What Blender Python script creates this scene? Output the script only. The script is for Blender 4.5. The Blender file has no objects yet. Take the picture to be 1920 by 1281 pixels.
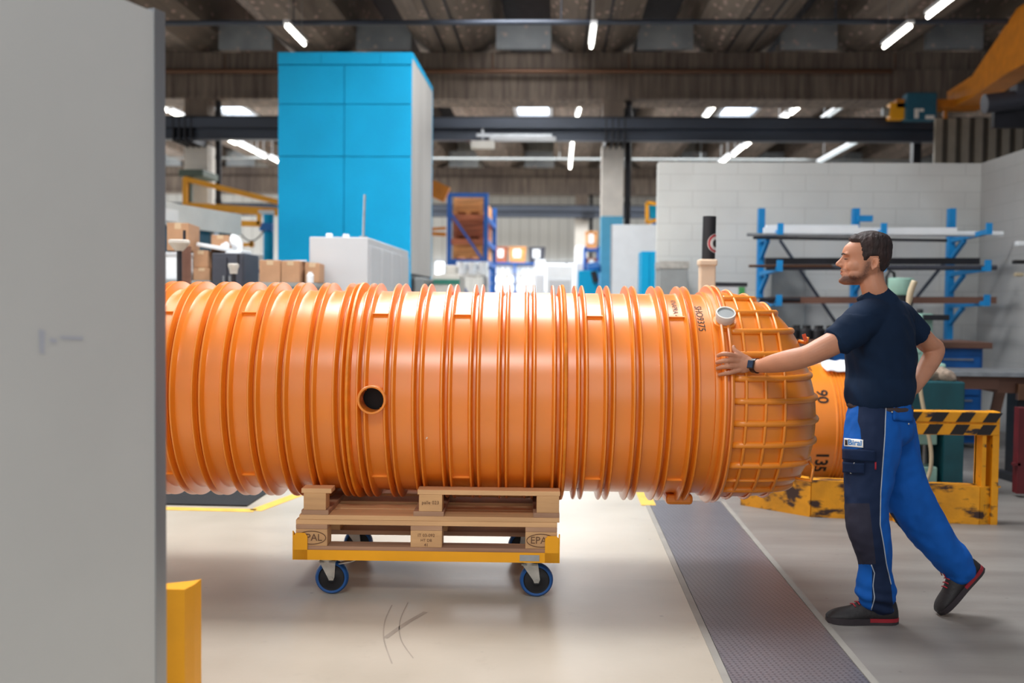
import bpy, bmesh, math, random
from mathutils import Vector, Matrix, Euler, noise
random.seed(7)
R = math.radians
SC = bpy.context.scene
COL = SC.collection

# ---------------------------------------------------------------- camera
F_PX = 1867.0
CAM_H = 1.36
cam_data = bpy.data.cameras.new('camera')
cam = bpy.data.objects.new('camera', cam_data)
COL.objects.link(cam)
cam_data.sensor_width = 36.0
cam_data.lens = F_PX / 1920.0 * 36.0
cam_data.clip_start = 0.05
cam_data.clip_end = 200
cam_rot = Matrix.Rotation(R(2.6), 3, 'Z') @ Matrix.Rotation(R(90 - 2.16), 3, 'X') @ Matrix.Rotation(R(0.62), 3, 'Z')
cam.rotation_euler = cam_rot.to_euler()
cam.location = (0, 0, CAM_H)
cam_data.dof.use_dof = True
cam_data.dof.focus_distance = 4.45
cam_data.dof.aperture_fstop = 1.5
SC.camera = cam

# ---------------------------------------------------------------- world, exposure, big lights
SC.view_settings.view_transform = 'Standard'
SC.view_settings.look = 'None'
SC.view_settings.gamma = 1
SC.view_settings.use_curve_mapping = False
SC.view_settings.exposure = 0.2
world = bpy.data.worlds.new('world')
SC.world = world
world.use_nodes = True
world.node_tree.nodes['Background'].inputs[0].default_value = (0.80, 0.88, 1.0, 1)
world.node_tree.nodes['Background'].inputs[1].default_value = 0.3


def area(name, loc, size, power, rot=(0, 0, 0), color=(1, 1, 1)):
    d = bpy.data.lights.new(name, 'AREA')
    d.shape = 'RECTANGLE'
    d.size, d.size_y = size
    d.energy = power
    d.color = color
    o = bpy.data.objects.new(name, d)
    COL.objects.link(o)
    o.location = loc
    o.rotation_euler = [R(a) for a in rot]
    return o


# daylight through the roof lights over the camera and over the bays behind the machines
area('roof_light', (-0.5, -2.2, 6.6), (2.6, 1.6), 300, color=(1.0, 0.98, 0.95))
area('roof_light', (-5.4, 6.0, 6.6), (3.0, 5.0), 330, color=(1.0, 0.97, 0.93))
area('roof_light', (-0.5, 10.2, 6.8), (3.4, 9.0), 2050, color=(0.96, 0.98, 1.0))
area('roof_light', (-1.0, 25.0, 5.7), (16.0, 10.0), 2400, color=(0.95, 0.98, 1.0))
area('window_light', (-15.5, 25.0, 2.6), (4.0, 18.0), 1100, rot=(0, -100, 0), color=(0.96, 0.98, 1.0))  # added fill from the far left, out of view, to lift the ceiling
area('window_light', (-12.0, 2.0, 2.8), (4.0, 9.0), 280, rot=(0, -95, 0), color=(1.0, 0.97, 0.93))  # second added fill, near left and out of view
area('door_light', (0.0, -4.5, 2.6), (7.0, 3.6), 90, rot=(96, 0, 0), color=(1.0, 0.97, 0.93))  # added front fill from behind the camera, no real opening


def ray(px, py):
    v = Vector(((px - 960) / F_PX, -(py - 640.5) / F_PX, -1.0))
    return cam_rot @ v


def pt(px, py, Y):
    d = ray(px, py)
    t = Y / d.y
    return Vector((d.x * t, Y, CAM_H + d.z * t))


def gp(px, py):
    d = ray(px, py)
    t = -CAM_H / d.z
    return Vector((d.x * t, d.y * t, 0))


def pix(v):
    q = cam_rot.transposed() @ (Vector(v) - Vector((0, 0, CAM_H)))
    return (960 + F_PX * q.x / -q.z, 640.5 - F_PX * q.y / -q.z)


# ---------------------------------------------------------------- materials
def lin(c):
    if isinstance(c, str):
        c = [int(c[i:i + 2], 16) / 255 for i in (0, 2, 4)]
    return tuple((x / 12.92 if x <= .04045 else ((x + .055) / 1.055) ** 2.4) for x in c) + (1,)


def mat(name, col, rough=.5, metal=0., var=.12, scale=6., bump=0., bscale=60., stretch=(1, 1, 1), col2=None, lo=.35, hi=.7, spec=.5, emit=0., coat=0.):
    m = bpy.data.materials.new(name)
    m.use_nodes = True
    nt = m.node_tree
    N, L = nt.nodes, nt.links
    b = N['Principled BSDF']
    b.inputs['Roughness'].default_value = rough
    b.inputs['Metallic'].default_value = metal
    b.inputs['Specular IOR Level'].default_value = spec
    b.inputs['Coat Weight'].default_value = coat
    b.inputs['Coat Roughness'].default_value = .3
    c = lin(col)
    if emit:
        b.inputs['Emission Color'].default_value = c
        b.inputs['Emission Strength'].default_value = emit
        b.inputs['Base Color'].default_value = c
        return m
    tc = N.new('ShaderNodeTexCoord')
    mp = N.new('ShaderNodeMapping')
    mp.inputs['Scale'].default_value = stretch
    L.new(tc.outputs['Object'], mp.inputs['Vector'])
    n = N.new('ShaderNodeTexNoise')
    n.inputs['Scale'].default_value = scale
    n.inputs['Detail'].default_value = 5
    L.new(mp.outputs[0], n.inputs['Vector'])
    rp = N.new('ShaderNodeValToRGB')
    rp.color_ramp.elements[0].position = lo
    rp.color_ramp.elements[1].position = hi
    if col2 is None:
        rp.color_ramp.elements[0].color = tuple(x * (1 - var) for x in c[:3]) + (1,)
        rp.color_ramp.elements[1].color = tuple(min(1, x * (1 + var)) for x in c[:3]) + (1,)
    else:
        rp.color_ramp.elements[0].color = c
        rp.color_ramp.elements[1].color = lin(col2)
    L.new(n.outputs['Fac'], rp.inputs[0])
    L.new(rp.outputs[0], b.inputs['Base Color'])
    if bump:
        n2 = N.new('ShaderNodeTexNoise')
        n2.inputs['Scale'].default_value = bscale
        n2.inputs['Detail'].default_value = 3
        L.new(mp.outputs[0], n2.inputs['Vector'])
        bm_ = N.new('ShaderNodeBump')
        bm_.inputs['Strength'].default_value = bump
        bm_.inputs['Distance'].default_value = .01
        L.new(n2.outputs['Fac'], bm_.inputs['Height'])
        L.new(bm_.outputs[0], b.inputs['Normal'])
    m['rp'] = 1
    return m


def nodes_of(m):
    return m.node_tree.nodes, m.node_tree.links


def mixin(m, fac_socket, col, before=True):
    """lay a second colour over the base colour where fac is 1"""
    N, L = nodes_of(m)
    b = N['Principled BSDF']
    src = b.inputs['Base Color'].links[0].from_socket
    mx = N.new('ShaderNodeMix')
    mx.data_type = 'RGBA'
    L.new(fac_socket, mx.inputs['Factor'])
    L.new(src, mx.inputs['A'])
    mx.inputs['B'].default_value = lin(col)
    L.new(mx.outputs['Result'], b.inputs['Base Color'])


def ramp(m, src, p0, p1, c0=0., c1=1.):
    N, L = nodes_of(m)
    rp = N.new('ShaderNodeValToRGB')
    rp.color_ramp.elements[0].position = p0
    rp.color_ramp.elements[1].position = p1
    rp.color_ramp.elements[0].color = (c0, c0, c0, 1)
    rp.color_ramp.elements[1].color = (c1, c1, c1, 1)
    L.new(src, rp.inputs[0])
    return rp.outputs[0]


def tex(m, kind, scale, stretch=(1, 1, 1), rot=(0, 0, 0), **kw):
    N, L = nodes_of(m)
    tc = N.new('ShaderNodeTexCoord')
    mp = N.new('ShaderNodeMapping')
    mp.inputs['Scale'].default_value = stretch
    mp.inputs['Rotation'].default_value = [R(a) for a in rot]
    L.new(tc.outputs['Object'], mp.inputs['Vector'])
    t = N.new('ShaderNodeTex' + kind)
    t.inputs['Scale'].default_value = scale
    for k, v in kw.items():
        if k in t.inputs:
            t.inputs[k].default_value = v
        else:
            setattr(t, k, v)
    L.new(mp.outputs[0], t.inputs['Vector'])
    return t


M = {}
M['orange'] = mat('orange_plastic', 'F0891C', .33, var=.05, scale=3, bump=.02, bscale=25, spec=.8, coat=.6)
M['orange_rib'] = mat('orange_plastic_rib', 'F28F26', .34, var=.05, scale=3, coat=.4)
M['orange_dark'] = mat('orange_plastic_weld', 'EE8A1C', .45, var=.12, scale=18, bump=.25, bscale=40)
M['panel'] = mat('grey_panel', 'C6C6C3', .55, var=.03, scale=2)
M['alu'] = mat('aluminium', 'A9ABAE', .35, .8, var=.08, scale=10, stretch=(1, 1, .1))
M['yellow'] = mat('yellow_paint', 'F5A800', .45, var=.06, scale=4)
M['yellow_worn'] = mat('yellow_worn', 'E59A0C', .5, var=.15, scale=5, bump=.1)
t = tex(M['yellow_worn'], 'Noise', 9, stretch=(.6, 1, 1.6), Detail=6)
mixin(M['yellow_worn'], ramp(M['yellow_worn'], t.outputs['Fac'], .60, .66), '2A2024')
M['yellow_skirt'] = mat('yellow_skirt', 'DE960F', .55, var=.25, scale=5, bump=.2)
t = tex(M['yellow_skirt'], 'Noise', 11, stretch=(.6, 1, 1.3), Detail=8)
mixin(M['yellow_skirt'], ramp(M['yellow_skirt'], t.outputs['Fac'], .50, .60), '3A241C')
M['black'] = mat('black_rubber', '17171B', .6, var=.2)
M['dark'] = mat('dark_steel', '26262C', .5, .3, var=.25)
M['navysteel'] = mat('blue_grey_steel', '3C4350', .45, .2, var=.2, scale=3, stretch=(.3, 1, 1))
M['steel'] = mat('steel', 'A4A7AA', .35, .7, var=.15, scale=12)
M['zinc'] = mat('zinc', 'B7B5AE', .42, .55, var=.15, scale=20)
M['cyan'] = mat('cyan_paint', '00A6DA', .6, var=.07, scale=1.2, spec=.25)
M['blue'] = mat('blue_paint', '0A6FC0', .5, var=.1)
M['rackblue'] = mat('rack_blue', '0B56A6', .5, var=.1)
M['deepblue'] = mat('bench_blue', '0C5CA8', .5, var=.15)
M['wheelblue'] = mat('blue_tyre', '0A4C8C', .5, var=.1)
M['white'] = mat('white_lacquer', 'C2C4C7', .4, var=.03, scale=2)
M['offwhite'] = mat('off_white', 'CFCBC2', .6, var=.06, scale=3)
M['concgrey'] = mat('tower_side', 'BDBAB6', .7, var=.1, scale=2, stretch=(1, 1, .3))
M['card'] = mat('cardboard', 'B48A68', .8, var=.08, scale=8)
M['tape'] = mat('packing_tape', 'C9AE8C', .35, var=.05)
M['foam'] = mat('white_foam', 'E8ECEF', .6, var=.03)
M['mint'] = mat('mint_paint', '8FB5A6', .5, var=.12)
M['teal'] = mat('teal_paint', '0E4A52', .5, var=.2)
M['tealbox'] = mat('teal_box', '0F5A72', .5, var=.1)
M['brown'] = mat('brown_wood', '6B4A3C', .7, var=.3, scale=5, stretch=(.2, 1, 1))
M['crate'] = mat('crate_wood', 'D89658', .75, var=.25, scale=8, stretch=(.3, 1, 3))
M['crate_red'] = mat('crate_brown', 'A45E40', .75, var=.3, scale=8, stretch=(.3, 1, 3))
M['glassdark'] = mat('dark_glass', '47555A', .15, var=.15)
M['cream'] = mat('cream_plastic', 'DCC0A4', .5, var=.05)
M['bracketgreen'] = mat('green_bracket', '56655A', .6, var=.1)
M['postblue'] = mat('post_blue', '0086CA', .5, var=.1)
M['hose'] = mat('cream_hose', 'B8A98C', .5, var=.05)
M['redmark'] = mat('red_print', 'B4202C', .5, var=.05)
M['ink'] = mat('black_ink', '1C1412', .6, var=.1)
M['woodink'] = mat('branding_ink', '6A4A34', .8, var=.1)
M['crane'] = mat('crane_orange', 'C8780F', .5, var=.12)
M['copper'] = mat('brown_pipe', '6A4A36', .38, .4, var=.2, stretch=(.1, 1, 1))
M['darkred'] = mat('dark_red_paint', '5A1218', .5, var=.2)
M['rag'] = mat('rag_cloth', '9A8878', .9, var=.3, scale=30, bump=.4)
M['sticker'] = mat('label_film', 'E6E2DC', .5, var=.03)
M['tube'] = mat('tube_light', 'FFFBEE', emit=9)
M['tube_off'] = mat('tube_unlit', 'C8D2D6', .3, var=.05)
M['skylight'] = mat('skylight_glass', 'E4F0FF', emit=3.2)
M['window'] = mat('window_daylight', 'F2F8FF', emit=1.8)
M['grey'] = mat('grey_paint', '8E9292', .5, var=.08)
M['darkgrey'] = mat('dark_grey_paint', '3C3E48', .5, var=.1)

# pallet wood
for nm, a, b_ in (('wood', 'E4B582', 'C79A6E'), ('wood_block', 'DDAE7A', 'BE9266'), ('wood_old', 'C49A78', '94705A')):
    M[nm] = mat('pallet_' + nm, a, .75, scale=5, stretch=(.25, 2, 3), col2=b_, bump=.15, bscale=30)

# shuttered concrete: vertical grain for beams, spotted for ribs
M['conc'] = mat('board_concrete', '5C5049', .85, scale=3.2, stretch=(5, 1, .35), col2='8E8072', lo=.3, hi=.75, bump=.15, bscale=8)
t = tex(M['conc'], 'Noise', .35, Detail=2)
mixin(M['conc'], ramp(M['conc'], t.outputs['Fac'], .5, .75, 0, .55), '403638')
M['conc_rib'] = mat('spotted_concrete', '62564E', .85, scale=2.2, stretch=(4, .25, 1), col2='85786C', lo=.3, hi=.75)
t = tex(M['conc_rib'], 'Voronoi', 6.5, stretch=(1, .5, 1))
mixin(M['conc_rib'], ramp(M['conc_rib'], t.outputs['Distance'], .16, .26, .9, 0), 'B39A90')
M['conc_grey'] = mat('grey_concrete_panel', '8A9094', .85, scale=2, col2='A4A9AC')
t = tex(M['conc_grey'], 'Voronoi', 6)
mixin(M['conc_grey'], ramp(M['conc_grey'], t.outputs['Distance'], .14, .26, .8, 0), 'CDB8B0')
M['roof_dark'] = mat('roof_slab', '2A282C', .9, var=.2)
M['colpaint'] = mat('white_column_paint', 'E6DFD5', .7, var=.05)
M['colblue'] = mat('blue_column_paint', '5FB6DC', .7, var=.05)
M['conc_col'] = mat('column_concrete', '7A6C60', .85, var=.15, scale=3, stretch=(4, 4, .4))
M['backwall'] = mat('panel_wall', 'D4D3CE', .7, var=.05, scale=.6)
t = tex(M['backwall'], 'Wave', .9, rot=(0, 0, 0), bands_direction='X')
mixin(M['backwall'], ramp(M['backwall'], t.outputs['Fac'], .0, .03, .5, 0), '6A6A68')
M['corr'] = mat('corrugated_sheet', '8C8274', .5, .4, var=.1)
t = tex(M['corr'], 'Wave', 2.4, bands_direction='Y')
mixin(M['corr'], ramp(M['corr'], t.outputs['Fac'], .3, .7, .8, 0), '3A342E')


def block_mat(name, axis, col='D0D1CD'):
    m = mat(name, col, .85, var=.05, scale=1.5, bump=.15, bscale=30)
    N, L = nodes_of(m)
    tc = N.new('ShaderNodeTexCoord')
    sp = N.new('ShaderNodeSeparateXYZ')
    cb = N.new('ShaderNodeCombineXYZ')
    L.new(tc.outputs['Object'], sp.inputs[0])
    L.new(sp.outputs[axis], cb.inputs[0])
    L.new(sp.outputs[2], cb.inputs[1])
    br = N.new('ShaderNodeTexBrick')
    br.inputs['Scale'].default_value = 1
    br.inputs['Brick Width'].default_value = .53
    br.inputs['Row Height'].default_value = .195
    br.inputs['Mortar Size'].default_value = .006
    br.inputs['Mortar Smooth'].default_value = .3
    L.new(cb.outputs[0], br.inputs['Vector'])
    inv = ramp(m, br.outputs['Fac'], .0, 1., 0, .22)
    mixin(m, inv, '7E7D79')
    # a dark stain in random patches
    n = tex(m, 'Noise', .5, Detail=3)
    mixin(m, ramp(m, n.outputs['Fac'], .56, .8, 0, .45), '8A8078')
    return m


M['block_x'] = block_mat('block_wall_back', 0)
M['block_y'] = block_mat('block_wall_side', 1, 'AFAFAD')  # same blocks, with the side wall's shade put into a darker grey

# floors
M['floor'] = mat('beige_concrete', 'AAA192', .33, scale=1.3, col2='BFB6A8', lo=.3, hi=.75, bump=.05, bscale=40)
t = tex(M['floor'], 'Noise', 5, Detail=8, Roughness=.7)
mixin(M['floor'], ramp(M['floor'], t.outputs['Fac'], .60, .78, 0, .35), '857B70')
t = tex(M['floor'], 'Noise', .8, stretch=(1, 4, 1), Detail=6)
mixin(M['floor'], ramp(M['floor'], t.outputs['Fac'], .60, .72, 0, .2), '8A8078')
t = tex(M['floor'], 'Voronoi', 4.5)
mixin(M['floor'], ramp(M['floor'], t.outputs['Distance'], .03, .06, .5, 0), '77706A')
M['asphalt'] = mat('grey_floor_coating', '77726E', .45, scale=2.5, col2='8A8681', stretch=(.4, 2, 1), bump=.15, bscale=120)
t = tex(M['asphalt'], 'Voronoi', 9)
mixin(M['asphalt'], ramp(M['asphalt'], t.outputs['Distance'], .04, .08, .5, 0), '4E4A49')
M['linepaint'] = mat('yellow_line', 'E0B24A', .6, var=.12, scale=12)
M['tread'] = mat('tread_plate', '8C8A90', .36, .45, var=.15, scale=1.5)
N, L = nodes_of(M['tread'])
t1 = tex(M['tread'], 'Brick', 1, rot=(0, 0, 38), **{'Brick Width': .032, 'Row Height': .016, 'Mortar Size': .005, 'Mortar Smooth': .2})
mixin(M['tread'], ramp(M['tread'], t1.outputs['Fac'], 0, 1, 0, .75), '55515A')
bb = N.new('ShaderNodeBump'); bb.inputs['Strength'].default_value = .8; bb.inputs['Distance'].default_value = .002; bb.invert = True
L.new(t1.outputs['Fac'], bb.inputs['Height']); L.new(bb.outputs[0], N['Principled BSDF'].inputs['Normal'])
M['cementtrim'] = mat('cement_edge', '8F8B84', .7, var=.1)

# clothing and skin
M['shirt'] = mat('navy_tshirt', '0F2138', .85, var=.15, scale=6, bump=.25, bscale=9, spec=.2)
M['royal'] = mat('royal_blue_cloth', '0A54A6', .8, var=.12, scale=9, bump=.4, bscale=12, spec=.25)
M['royal_flap'] = mat('royal_blue_flap', '0A54A6', .8, var=.12, scale=9, spec=.25)
M['navy'] = mat('navy_cloth', '14233F', .85, var=.2, scale=9, bump=.4, bscale=12, spec=.2)
M['knee'] = mat('knee_pad_cloth', '2B2A38', .9, var=.2, scale=9, bump=.3, bscale=14, spec=.2)
M['shoe'] = mat('black_shoe_leather', '181314', .6, var=.2, bump=.2)
M['sole'] = mat('red_sole', '8A1422', .55, var=.15)
M['solegrey'] = mat('dark_sole', '2A2226', .6, var=.15)
M['lace'] = mat('red_lace', 'A42030', .7, var=.1)
M['belt'] = mat('belt_leather', '3A2A28', .6, var=.2)
M['piping'] = mat('grey_piping', 'A9B0BA', .5, var=.05)
M['hair'] = mat('dark_hair', '26130F', .7, var=.4, scale=40, stretch=(1, 1, .25), bump=.9, bscale=70)
M['ear'] = mat('skin_plain', 'D79E86', .5, var=.05)
M['eye'] = mat('eyelid_line', '2A1A18', .5, var=.1)
M['lipdark'] = mat('mouth_line', '6A342E', .5, var=.1)
M['board'] = mat('white_board', 'E2E5E8', .5, var=.03)
M['stub'] = mat('stub_plastic', 'D6CFC6', .45, var=.03)
M['smudge'] = mat('smudge', 'B0B3BC', .6, var=.05)
M['lip'] = mat('lip', 'B86A62', .5, var=.1)
M['watch'] = mat('watch_black', '14161C', .3, var=.1)
M['watchface'] = mat('watch_glass', '27344A', .08, var=.1)
skin = mat('skin', 'BA8062', .5, var=.07, scale=14, bump=.06, bscale=80)
_t = skin.node_tree.nodes.new('ShaderNodeVertexColor'); _t.layer_name = 'beard'
mixin(skin, _t.outputs['Color'], '5A3A2E')
_b = skin.node_tree.nodes['Principled BSDF']
_b.inputs['Subsurface Weight'].default_value = .12
_b.inputs['Subsurface Radius'].default_value = (.01, .004, .002)
M['skin'] = skin


# ---------------------------------------------------------------- mesh helpers
def ortho(d):
    d = Vector(d).normalized()
    u = Vector((0, 0, 1)) if abs(d.z) < .9 else Vector((1, 0, 0))
    a = d.cross(u).normalized()
    return a, d.cross(a).normalized()


class MB:
    def __init__(s):
        s.bm = bmesh.new()

    def box(s, c, d, rot=None, bev=0.):
        g = bmesh.ops.create_cube(s.bm, size=1)
        vs = g['verts']
        for v in vs:
            v.co = Vector((v.co.x * d[0], v.co.y * d[1], v.co.z * d[2]))
        if bev:
            es = list({e for v in vs for e in v.link_edges})
            r = bmesh.ops.bevel(s.bm, geom=es, offset=bev, segments=2, profile=.5, affect='EDGES')
            vs = list({v for f in r['faces'] for v in f.verts} | {v for v in vs if v.is_valid})
        m = Matrix.Translation(c)
        if rot is not None:
            m = m @ (rot.to_matrix().to_4x4() if isinstance(rot, Euler) else rot.to_4x4())
        for v in vs:
            v.co = m @ v.co
        return s

    def b2(s, x0, x1, y0, y1, z0, z1, bev=0.):
        return s.box(((x0 + x1) / 2, (y0 + y1) / 2, (z0 + z1) / 2), (abs(x1 - x0), abs(y1 - y0), abs(z1 - z0)), None, bev)

    def tube(s, pts, r, seg=12, cap=True, closed=False):
        pts = [Vector(p) for p in pts]
        n = len(pts)
        rs = r if isinstance(r, (list, tuple)) else [r] * n
        rings = []
        a = None
        for i, p in enumerate(pts):
            if closed:
                d = pts[(i + 1) % n] - pts[i - 1]
            else:
                d = pts[min(i + 1, n - 1)] - pts[max(i - 1, 0)]
            d.normalize()
            if a is None:
                a, b = ortho(d)
            else:
                a = (a - d * a.dot(d)).normalized()
                b = d.cross(a)
            rr = rs[i]
            if not isinstance(rr, (list, tuple)):
                rr = (rr, rr)
            rings.append([s.bm.verts.new(p + a * math.cos(2 * math.pi * k / seg) * rr[0] + b * math.sin(2 * math.pi * k / seg) * rr[1]) for k in range(seg)])
        m = n if closed else n - 1
        for i in range(m):
            A, B = rings[i], rings[(i + 1) % n]
            for k in range(seg):
                s.bm.faces.new((A[k], A[(k + 1) % seg], B[(k + 1) % seg], B[k]))
        if cap and not closed:
            s.bm.faces.new(rings[0][::-1])
            s.bm.faces.new(rings[-1])
        return s

    def bar(s, p0, p1, w, h, up=(0, 0, 1)):
        p0, p1 = Vector(p0), Vector(p1)
        d = (p1 - p0)
        ln = d.length
        d.normalize()
        u = Vector(up)
        sd = d.cross(u)
        if sd.length < 1e-4:
            sd = d.cross(Vector((1, 0, 0)))
        sd.normalize()
        u = sd.cross(d).normalized()
        rot = Matrix((d, sd, u)).transposed()
        return s.box((p0 + p1) / 2, (ln, w, h), rot)

    def lathe(s, prof, o=(0, 0, 0), ax=(0, 0, 1), seg=32, cap=True, skip=None):
        """prof: list of (t along axis, radius)"""
        o = Vector(o)
        ax = Vector(ax).normalized()
        a, b = ortho(ax)
        rings = []
        for t_, r_ in prof:
            rings.append([s.bm.verts.new(o + ax * t_ + (a * math.cos(2 * math.pi * k / seg) + b * math.sin(2 * math.pi * k / seg)) * max(r_, 1e-5)) for k in range(seg)])
        for i in range(len(rings) - 1):
            A, B = rings[i], rings[i + 1]
            for k in range(seg):
                vs = (A[k], A[(k + 1) % seg], B[(k + 1) % seg], B[k])
                if skip is not None:
                    c = sum((v.co for v in vs), Vector()) / 4
                    if skip(c):
                        continue
                s.bm.faces.new(vs)
        if cap:
            s.bm.faces.new(rings[0][::-1])
            s.bm.faces.new(rings[-1])
        return s

    def prism(s, pts2, y0, y1, axis='y'):
        """polygon in x,z extruded along y (or y,z along x / x,y along z)"""
        f = {'y': lambda a, b, t_: (a, t_, b), 'x': lambda a, b, t_: (t_, a, b), 'z': lambda a, b, t_: (a, b, t_)}[axis]
        A = [s.bm.verts.new(f(a, b, y0)) for a, b in pts2]
        B = [s.bm.verts.new(f(a, b, y1)) for a, b in pts2]
        n = len(A)
        s.bm.faces.new(A[::-1])
        s.bm.faces.new(B)
        for k in range(n):
            s.bm.faces.new((A[k], A[(k + 1) % n], B[(k + 1) % n], B[k]))
        return s

    def ell(s, c, ax, seg=24, rings=14):
        """ellipsoid: ax = three vectors"""
        c = Vector(c)
        g = bmesh.ops.create_uvsphere(s.bm, u_segments=seg, v_segments=rings, radius=1)
        A = [Vector(q) for q in ax]
        for v in g['verts']:
            v.co = c + A[0] * v.co.x + A[1] * v.co.y + A[2] * v.co.z
        return s

    def build(s, name, m=None, parent=None, smooth=False, **props):
        bmesh.ops.recalc_face_normals(s.bm, faces=s.bm.faces)
        me = bpy.data.meshes.new(name)
        s.bm.to_mesh(me)
        s.bm.free()
        o = bpy.data.objects.new(name, me)
        COL.objects.link(o)
        if m is not None:
            me.materials.append(m)
        if smooth:
            me.polygons.foreach_set('use_smooth', [True] * len(me.polygons))
            if smooth != 2:
                try:
                    me.set_sharp_from_angle(angle=R(38))
                except Exception:
                    pass
        if parent is not None:
            o.parent = parent
        for k, v in props.items():
            o[k] = v
        return o


def thing(name, label, cat, loc=(0, 0, 0), rz=0., group=None):
    o = bpy.data.objects.new(name, None)
    COL.objects.link(o)
    o.empty_display_size = .1
    o.location = loc
    o.rotation_euler = (0, 0, rz)
    o['label'] = label
    o['category'] = cat
    if group:
        o['group'] = group
    return o


def tag(o, label, cat, group=None):
    o['label'] = label
    o['category'] = cat
    if group:
        o['group'] = group
    return o


def struct(mb, name, m, **k):
    o = mb.build(name, m, **k)
    o['kind'] = 'structure'
    return o


def copy_tree(o, parent=None, label=None, loc=None):
    c = o.copy()
    COL.objects.link(c)
    c.parent = parent
    for ch in list(o.children):
        copy_tree(ch, c)
    if label:
        c['label'] = label
    if loc is not None:
        c.location = loc
    return c


def text_mesh(txt, size, fn, name, m, parent, bold=0.0, ext=.0):
    """lettering turned into a mesh whose points are laid out by fn(u, v)"""
    cu = bpy.data.curves.new('lettering', 'FONT')
    cu.body = txt
    cu.size = size
    cu.align_x = 'CENTER'
    cu.align_y = 'CENTER'
    cu.offset = bold
    cu.resolution_u = 3
    tmp = bpy.data.objects.new('lettering', cu)
    COL.objects.link(tmp)
    dg = bpy.context.evaluated_depsgraph_get()
    me = bpy.data.meshes.new_from_object(tmp.evaluated_get(dg))
    bpy.data.objects.remove(tmp)
    bm = bmesh.new()
    bm.from_mesh(me)
    bmesh.ops.triangulate(bm, faces=bm.faces)
    bmesh.ops.subdivide_edges(bm, edges=[e for e in bm.edges if e.calc_length() > size * .3], cuts=1)
    for v in bm.verts:
        v.co = fn(v.co.x, v.co.y)
    bm.to_mesh(me)
    bm.free()
    me.name = name
    me.materials.clear()
    me.materials.append(m)
    o = bpy.data.objects.new(name, me)
    COL.objects.link(o)
    o.parent = parent
    return o


def solidify(mb_obj_list, voxel, smooth_it, name, parent, m=None, fac=.5):
    """several closed shapes fused into one continuous surface"""
    o = mb_obj_list
    md = o.modifiers.new('fuse', 'REMESH')
    md.mode = 'VOXEL'
    md.voxel_size = voxel
    md.use_smooth_shade = True
    if smooth_it:
        ms = o.modifiers.new('soft', 'SMOOTH')
        ms.factor = fac
        ms.iterations = smooth_it
    dg = bpy.context.evaluated_depsgraph_get()
    me = bpy.data.meshes.new_from_object(o.evaluated_get(dg))
    me.name = name
    old = o.data
    o.modifiers.clear()
    o.data = me
    bpy.data.meshes.remove(old)
    if m is not None:
        me.materials.clear()
        me.materials.append(m)
    me.polygons.foreach_set('use_smooth', [True] * len(me.polygons))
    o.parent = parent
    return o

# ================================================================ THE SETTING
XS = 0.645   # left edge of the tread plate strip
XE = 1.15
mb = MB(); mb.b2(-18, XS - .03, -8, 40, -.1, 0)
fl = struct(mb, 'floor', M['floor'])
mb = MB(); mb.b2(XE + .03, 18, -8, 40, -.1, 0); mb.b2(XS - .03, XE + .03, 6.95, 40, -.1, 0)
struct(mb, 'floor', M['asphalt'])
mb = MB(); mb.b2(XS - .03, XE + .03, -8, 6.95, -.1, -.012)
struct(mb, 'floor', M['dark'])
mb = MB(); mb.b2(XS - .03, XS, -8, 6.95, -.05, .003); struct(mb, 'trim_1', M['cementtrim'])
mb = MB(); mb.b2(XE, XE + .03, -8, 6.95, -.05, .003); struct(mb, 'trim_2', M['cementtrim'])
mb = MB(); mb.b2(XS + .003, XE - .003, -8, 6.93, -.012, .002)
o = mb.build('tread_plate', M['tread']); tag(o, 'long steel tread plate strip let into the floor beside the worker', 'floor plate')

# painted lines on the floor
mb = MB()
a = gp(312, 953); b = gp(478, 958); c = gp(499, 937)
mb.bar(a + Vector((-1.2, 0, .001)), b + Vector((0, 0, .001)), .09, .003)
mb.bar(b + Vector((0, 0, .001)), c + Vector((.25, .5, .001)), .09, .003)
o = mb.build('floor_marking', M['linepaint']); tag(o, 'yellow angled line painted on the floor below the left end of the tank', 'floor marking')
mb = MB(); a = gp(1222, 943); mb.box(a + Vector((-.03, .2, .002)), (.1, .6, .003))
o = mb.build('floor_marking', M['linepaint']); tag(o, 'short yellow floor stripe beside the far end of the tread plate', 'floor marking')
a = gp(300, 946); b = gp(470, 946)
mb = MB(); mb.b2(a.x - 1.2, b.x, a.y - .02, a.y + .75, .0, .012); o = mb.build('rubber_mat', M['black']); tag(o, 'black floor mat behind the yellow line at left', 'mat')  # flat black strip stands in for a dark pit in the floor
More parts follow.
